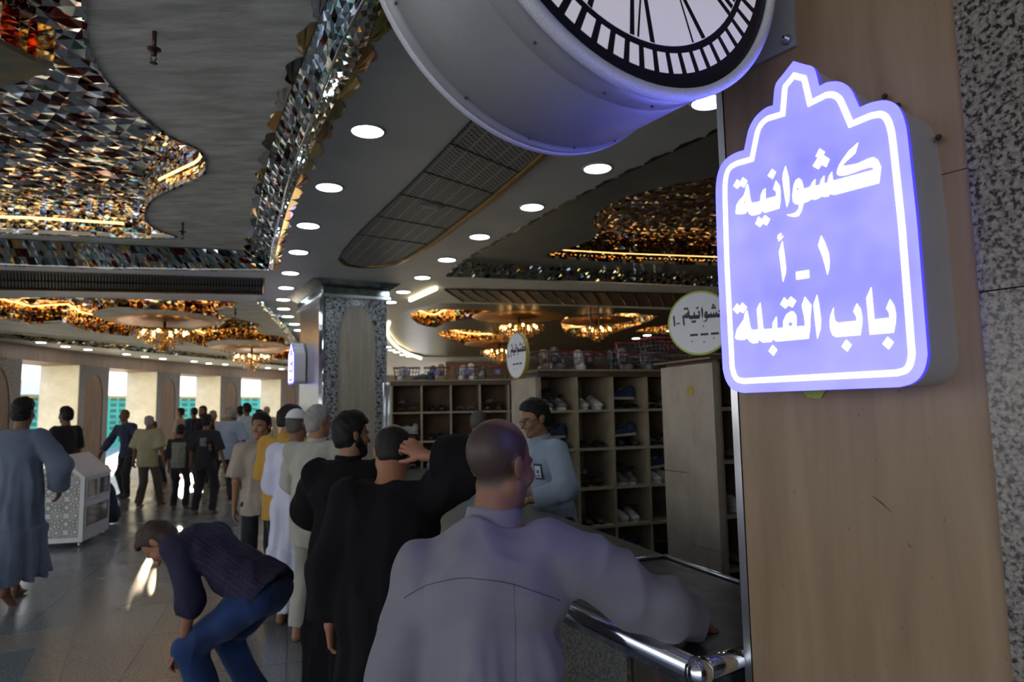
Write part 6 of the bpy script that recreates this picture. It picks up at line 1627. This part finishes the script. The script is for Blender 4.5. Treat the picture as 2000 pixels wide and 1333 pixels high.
q5, k5 = build_person('man in a white robe and white skullcap standing behind the ivory shirt', -1.78, 5.62, 0, 1.68, 'brown', .011, .01,
    dict(hL=(-.2, .22, .90), pL=(-1, -.6, 0), hR=(.2, .2, .9), yaw=-25), dict(robe=C_wh, sleeve=.6, drape=.035, inf=.02, hz=.14, cap=True), dict(col=DGR, t=.005))
q6, k6 = build_person('young man with black hair in a mustard yellow shirt, looking to his right side', -2.03, 6.1, -15, 1.72, 'tan', .011, .009,
    dict(hL=(-.24, .12, .82), pL=(-1, -.8, 0), hR=(.24, .1, .82), yaw=-55, pitch=-12), dict(trousers=C_jeansd, shirt=C_mus, hem=-.16, sleeve=.5, drape=.03, inf=.022, collar=C_mus), dict(col=BLK, t=.016, top=.016))
q7, k7 = build_person('boy in a beige t-shirt in the queue glancing back towards the viewer', -2.30, 6.3, 20, 1.66, 'tan', .010, .0075,
    dict(hL=(-.25, .04, .78), pL=(-.6, -.8, 0), yaw=150, pitch=-4), dict(trousers=C_jeansd, shirt=C_beige, hem=-.12, sleeve=.42, drape=.025, inf=.018), dict(col=BLK, t=.013, top=.012))

# -- bending man
def stripes(P_):
    th = np.arctan2((P_[:, 1]) * .498 - (P_[:, 2] - .75) * .868, P_[:, 0]); c = np.tile(np.array([.028, .026, .055]), (len(P_), 1)); k = (th * 3.6) % 1
    tor = np.abs(P_[:, 0]) < .2
    c[tor & (k < .10)] = (.075, .045, .055); c[tor & (k > .5) & (k < .6)] = (.035, .035, .11); return c
M_stripe = attr_mat('striped_shirt_cloth', .85, spec=.2)
C_jeans = cloth('blue_denim', (.012, .036, .12), .8, var=.35)
bm_, kb = build_person('man bending far forward with hands on his knees, striped navy shirt and blue jeans', -1.33, 3.72, 78, 1.72, 'red', .009, .0065,
    dict(pelvis=.75, lean=(0, .46), hL=(-.17, .36, .50), hR=(.17, .34, .50), pL=(-.5, -1, .1), pR=(.5, -1, .1), fL=(-.15, .16), fR=(.13, .08), kL=(-.1, 1, 0), kR=(.1, 1, 0), yaw=8, pitch=-68, hoff=(0, .01, -.085), curl=.5, hdL=(.1, .6, -.7), hdR=(-.1, .6, -.7), upL=(0, .7, .7), upR=(0, .7, .7)),
    dict(trousers=C_jeans, shirt=M_stripe, scol=stripes, hem=-.05, sleeve=.6, drape=.008, inf=.016, shoes=mat('brown_leather', (.05, .03, .02), .4), collar=M_stripe if False else None, cuff=.078), dict(col=(.05, .032, .024), t=.008, rec=.02, top=.006, stubble=(.2, .12, .09), stubw=.3), full=.2)
# -- walkers and standers in the hall
def hall(label, fx, fy, top, face, skin, pose, wear, hair, res=.011, dz=0, **kw):
    x, y = feet(fx, fy); H = tall(fx, top, y); H = min(1.93, H)
    return build_person(label, x, y, face, H, skin, res, res * .85, pose, wear, hair, **kw)
C_bluerobe = cloth('blue_grey_robe', (.13, .16, .235)); C_pale = cloth('pale_blue_robe', (.46, .56, .72)); C_tee = cloth('black_tshirt', (.014, .014, .016)); C_navy = cloth('dark_blue_shirt', (.03, .045, .10)); C_khaki = cloth('khaki_shirt', (.36, .34, .22)); C_brown = cloth('grey_brown_trousers', (.10, .085, .075)); C_lblue = cloth('light_blue_shirt', (.33, .40, .55)); C_dark = cloth('dark_trousers', (.025, .025, .03)); C_white = cloth('white_tshirt', (.62, .60, .58))
M_shoe = mat('black_shoe_leather', (.02, .02, .022), .35)
hall('man in a long blue-grey robe walking away barefoot at the left edge', 22, 1180, 782, 6, 'brown', dict(fR=(.09, -.26), liftR=.10, fL=(-.1, .22), hL=(-.3, .12, .95), hR=(.28, .12, .95), pL=(-1, -.6, 0), pR=(1, -.6, 0), fdR=(0, .8, -.6)), dict(robe=C_bluerobe, sleeve=.95, drape=.03, inf=.02, hz=.22, rf=1.6), dict(col=BLK, t=.012, top=.01), res=.010)
hall('young man in a black t-shirt standing in profile, seen above the white donation box', 120, 1030, 798, 75, 'brown', dict(), dict(trousers=C_dark, shirt=C_tee, hem=-.12, sleeve=.45, drape=.02), dict(col=BLK, t=.014, top=.014))
hall('bald man in a dark blue shirt and dark trousers walking towards the viewer', 247, 972, 801, 165, 'brown', dict(fL=(-.1, .1), fR=(.12, -.05), hR=(.46, .18, .92), hL=(-.3, .1, .85), lean=(.05, .05)), dict(trousers=C_dark, shirt=C_navy, hem=-.12, sleeve=.95, shoes=M_shoe), dict(col=DGR, t=.003, stubble=(.15, .12, .11), stubw=.6))
hall('stocky man in a khaki shirt walking away, grey-brown trousers', 285, 990, 813, -4, 'brown', dict(fL=(-.08, -.12), fR=(.14, .22), belly=.04, hL=(-.32, .03, .80), hR=(.33, .03, .80)), dict(trousers=C_brown, shirt=C_khaki, hem=-.16, sleeve=.48, drape=.035, inf=.03, cuff=.07), dict(col=GRY, t=.008, bald=(.0, .12, .05, .07, .05)))
hall('boy in a white t-shirt leaning sideways behind the khaki shirt', 318, 948, 818, 150, 'tan', dict(lean=(.22, .12), hL=(-.35, .25, .95), hR=(.1, .3, .8), pitch=-15), dict(trousers=C_dark, shirt=C_white, hem=-.1, sleeve=.45, drape=.03), dict(col=BLK, t=.014, top=.01))
def raglan(P_):
    c = np.tile(np.array([.26, .27, .22]), (len(P_), 1)); k = ((P_[:, 2] * 22) % 1 < .35) | ((P_[:, 0] * 22) % 1 < .25); c[k] *= .6
    c[(np.abs(P_[:, 0]) > .15) | (P_[:, 2] > 1.40)] = (.015, .015, .018); return c
hall('boy in a checked grey raglan shirt with black sleeves, seen from behind', 348, 996, 832, 3, 'brown', dict(fL=(-.11, 0), fR=(.12, .06)), dict(trousers=C_dark, shirt=attr_mat('raglan_cloth', .85), scol=raglan, hem=-.06, sleeve=.55), dict(col=BLK, t=.012, top=.01))
def printed(P_):
    c = np.tile(np.array([.014, .014, .016]), (len(P_), 1)); X, Z = P_[:, 0], P_[:, 2]
    k = (P_[:, 1] < -.06) & (np.abs(X) < .055) & (np.abs(Z - 1.28) < .075) & (((X * 40) % 1 < .5) ^ ((Z * 30) % 1 < .4)); c[k] = (.28, .30, .34); return c
hall('man in a black t-shirt with a pale print on its back, legs apart', 398, 1005, 812, -2, 'brown', dict(fL=(-.17, 0), fR=(.15, .0), hR=(.36, .02, .82), hL=(-.3, .05, .8)), dict(trousers=C_dark, shirt=attr_mat('printed_tee_cloth', .85), scol=printed, hem=-.14, sleeve=.5, drape=.025), dict(col=BLK, t=.013, top=.01))
hall('man in a light blue-grey shirt and dark trousers walking away, hair grey', 447, 975, 797, -6, 'brown', dict(fL=(-.06, .15), fR=(.1, -.12), hR=(.3, .1, .85)), dict(trousers=C_dark, shirt=C_lblue, hem=-.18, sleeve=.5, drape=.035, inf=.03, shoes=M_shoe), dict(col=GRY, t=.008))
hall('tall man in a pale blue robe standing in profile near the far pier', 480, 950, 784, 60, 'brown', dict(hL=(-.2, .2, .9)), dict(robe=C_pale, sleeve=.6, drape=.03, inf=.02, hz=.12), dict(col=BLK, t=.011, top=.008))
def far(label, px, top, y, face, skin, wear, hair, pose=None, group=None):
    x = at_depth(px, y); H = tall(px, top, y); return build_person(label, x, y, face, min(1.9, H), skin, .015, .012, pose or {}, wear, hair, group=group)
far('distant man in a white shirt with grey hair left of the light blue-grey shirt', 416, 803, 17.5, -20, 'tan', dict(trousers=C_dark, shirt=C_white, sleeve=.5, hem=-.14), dict(col=GRY, t=.008))
far('distant man in black facing the viewer above the printed black t-shirt', 397, 793, 16.5, 175, 'tan', dict(trousers=C_dark, shirt=C_tee, sleeve=.9, hem=-.14), dict(col=BLK, t=.01, beard=.01))
far('distant man in dark grey seen in profile beside the far pier opening', 380, 797, 19.5, 60, 'brown', dict(trousers=C_dark, shirt=C_navy, sleeve=.9, hem=-.14), dict(col=BLK, t=.012))
far('distant person in a beige top at the right edge of the second green door', 354, 796, 19.5, 90, 'tan', dict(trousers=C_brown, shirt=C_beige, sleeve=.5, hem=-.14), dict(col=BLK, t=.012))
far('distant man in dark clothes between the light blue-grey shirt and pale blue robe', 470, 792, 18, 20, 'brown', dict(trousers=C_dark, shirt=C_dark, sleeve=.9, hem=-.14), dict(col=BLK, t=.012))
far('distant boy in a grey shirt just right of the pale blue robe', 507, 801, 17, 120, 'tan', dict(trousers=C_dark, shirt=C_brown, sleeve=.5, hem=-.14), dict(col=BLK, t=.012))
far('distant white-haired man in a pale shirt facing the viewer', 521, 790, 20, 178, 'light', dict(trousers=C_brown, shirt=C_white, sleeve=.9, hem=-.14), dict(col=(.5, .5, .5), t=.01, beard=.01))
far('distant dark-haired man in a cream shirt behind the boy in beige', 553, 790, 21.5, 170, 'tan', dict(trousers=C_dark, shirt=C_ivory, sleeve=.9, hem=-.14), dict(col=BLK, t=.013, beard=.008))
far('distant man in black at the foot of the far pier, next to the blue sign', 586, 793, 20, 150, 'tan', dict(trousers=C_dark, shirt=C_tee, sleeve=.9, hem=-.14), dict(col=BLK, t=.013))
far('distant man in a brown shirt left of the pale blue robe', 447, 790, 22.5, 160, 'brown', dict(trousers=C_dark, shirt=C_brown, sleeve=.9, hem=-.14), dict(col=BLK, t=.013))
# seated on the floor
sit = dict(pelvis=.13, fL=(-.16, .42), fR=(.16, .42), kL=(-.4, .3, 1), kR=(.4, .3, 1), hL=(-.2, .36, .42), hR=(.2, .36, .42), lean=(0, .12), pL=(-1, -.3, 0), pR=(1, -.3, 0))
for (px, y, face, lab, w1_, w2_) in ((186, 12.2, 150, 'man in black sitting on the floor right behind the donation box', C_tee, C_dark), (226, 11.0, 130, 'person in dark clothes sitting on the floor beside the donation box', C_navy, C_dark), (68, 11.6, -120, 'person in a white shirt and dark trousers crouching left of the donation box', C_white, C_dark)):
    build_person(lab, at_depth(px, y), y, face, 1.7, 'brown', .013, .011, sit, dict(trousers=w2_, shirt=w1_, sleeve=.9, hem=-.05, tz=.02), dict(col=BLK, t=.012))

# -- counter attendants
C_att = cloth('light_blue_uniform_shirt', (.27, .34, .44)); C_att2 = cloth('sky_blue_shirt', (.22, .36, .60))
a1, ka = build_person('shoe attendant with glasses and a photo badge on his light blue shirt, behind the counter', .27, 4.74, 118, 1.72, 'tan', .0085, .006,
    dict(lean=(0, .08), hL=(-.20, .30, 1.10), pL=(-1, -.5, -.3), hR=(.12, .34, 1.10), pR=(1, -.4, -.2), pitch=-14, yaw=-6, hdL=(.5, .8, 0), upL=(0, .1, 1), upR=(0, .1, 1)),
    dict(trousers=C_dark, shirt=C_att, sleeve=.92, drape=.016, inf=.016, fold=.006, collar=C_att, hem=-.04, shoes=M_shoe), dict(col=BLK, t=.012, top=.016, stubble=(.12, .07, .05), stubw=.35))
T_, S_ = ka['T'], ka['S']; mb = MB()
for sg in (-1, 1):
    mb.tube([T_((sg * .034 + .021 * cos(a), .112 - .01 * abs(cos(a)), -.004 + .015 * sin(a))) * S_ for a in np.linspace(0, 2 * pi, 18, endpoint=False)], .0018, 6, closed=True)
    mb.tube([T_((sg * .056, .106, .0)) * S_, T_((sg * .082, .04, .002)) * S_, T_((sg * .084, -.01, .004)) * S_], .0018, 6)
mb.tube([T_((-.013, .112, 0)) * S_, T_((0, .119, .002)) * S_, T_((.013, .112, 0)) * S_], .0015, 6)
mb.build('glasses', mat('black_glasses_frame', (.01, .01, .01), .3), a1)
bv_o = child(a1, 'shirt'); me = bv_o.data; bv = BVHTree.FromPolygons([v.co for v in me.vertices], [tuple(p.vertices) for p in me.polygons])
h = bv.ray_cast(Vector((-.085 * S_, 1.0, 1.27 * S_)), Vector((0, -1, 0)))
if h[0] is not None:
    c = h[0] + Vector((0, .004, 0)); Mb = Matrix.Translation(c) @ Matrix.Rotation(radians(12), 4, 'Z') @ Matrix.Rotation(radians(-8), 4, 'X')
    mb = MB(); mb.bbox((-.036, -.003, -.052), (.036, .003, .052), .002, Mb); bd = mb.build('id_badge', mat('badge_black', (.012, .012, .014), .4), a1)
    mb = MB(); mb.box((-.027, .003, -.04), (.027, .0042, .038), Mb); mb.build('badge_card', mat('badge_paper', (.6, .66, .75), .5), bd)
    mb = MB(); mb.box((-.012, .0042, -.012), (.012, .005, .012), Mb); mb.box((-.02, .0042, -.032), (.02, .005, -.022), Mb); mb.build('badge_photo', mat('badge_ink', (.06, .1, .22), .5), bd)
build_person('second attendant in a sky blue shirt, balding, seen from behind the nearest heads', -.36, 6.7, -25, 1.66, 'red', .011, .009, dict(pitch=-15), dict(trousers=C_dark, shirt=C_att2, sleeve=.5, hem=-.1), dict(col=DGR, t=.006, bald=(.0, .125, .05, .07, .045)))
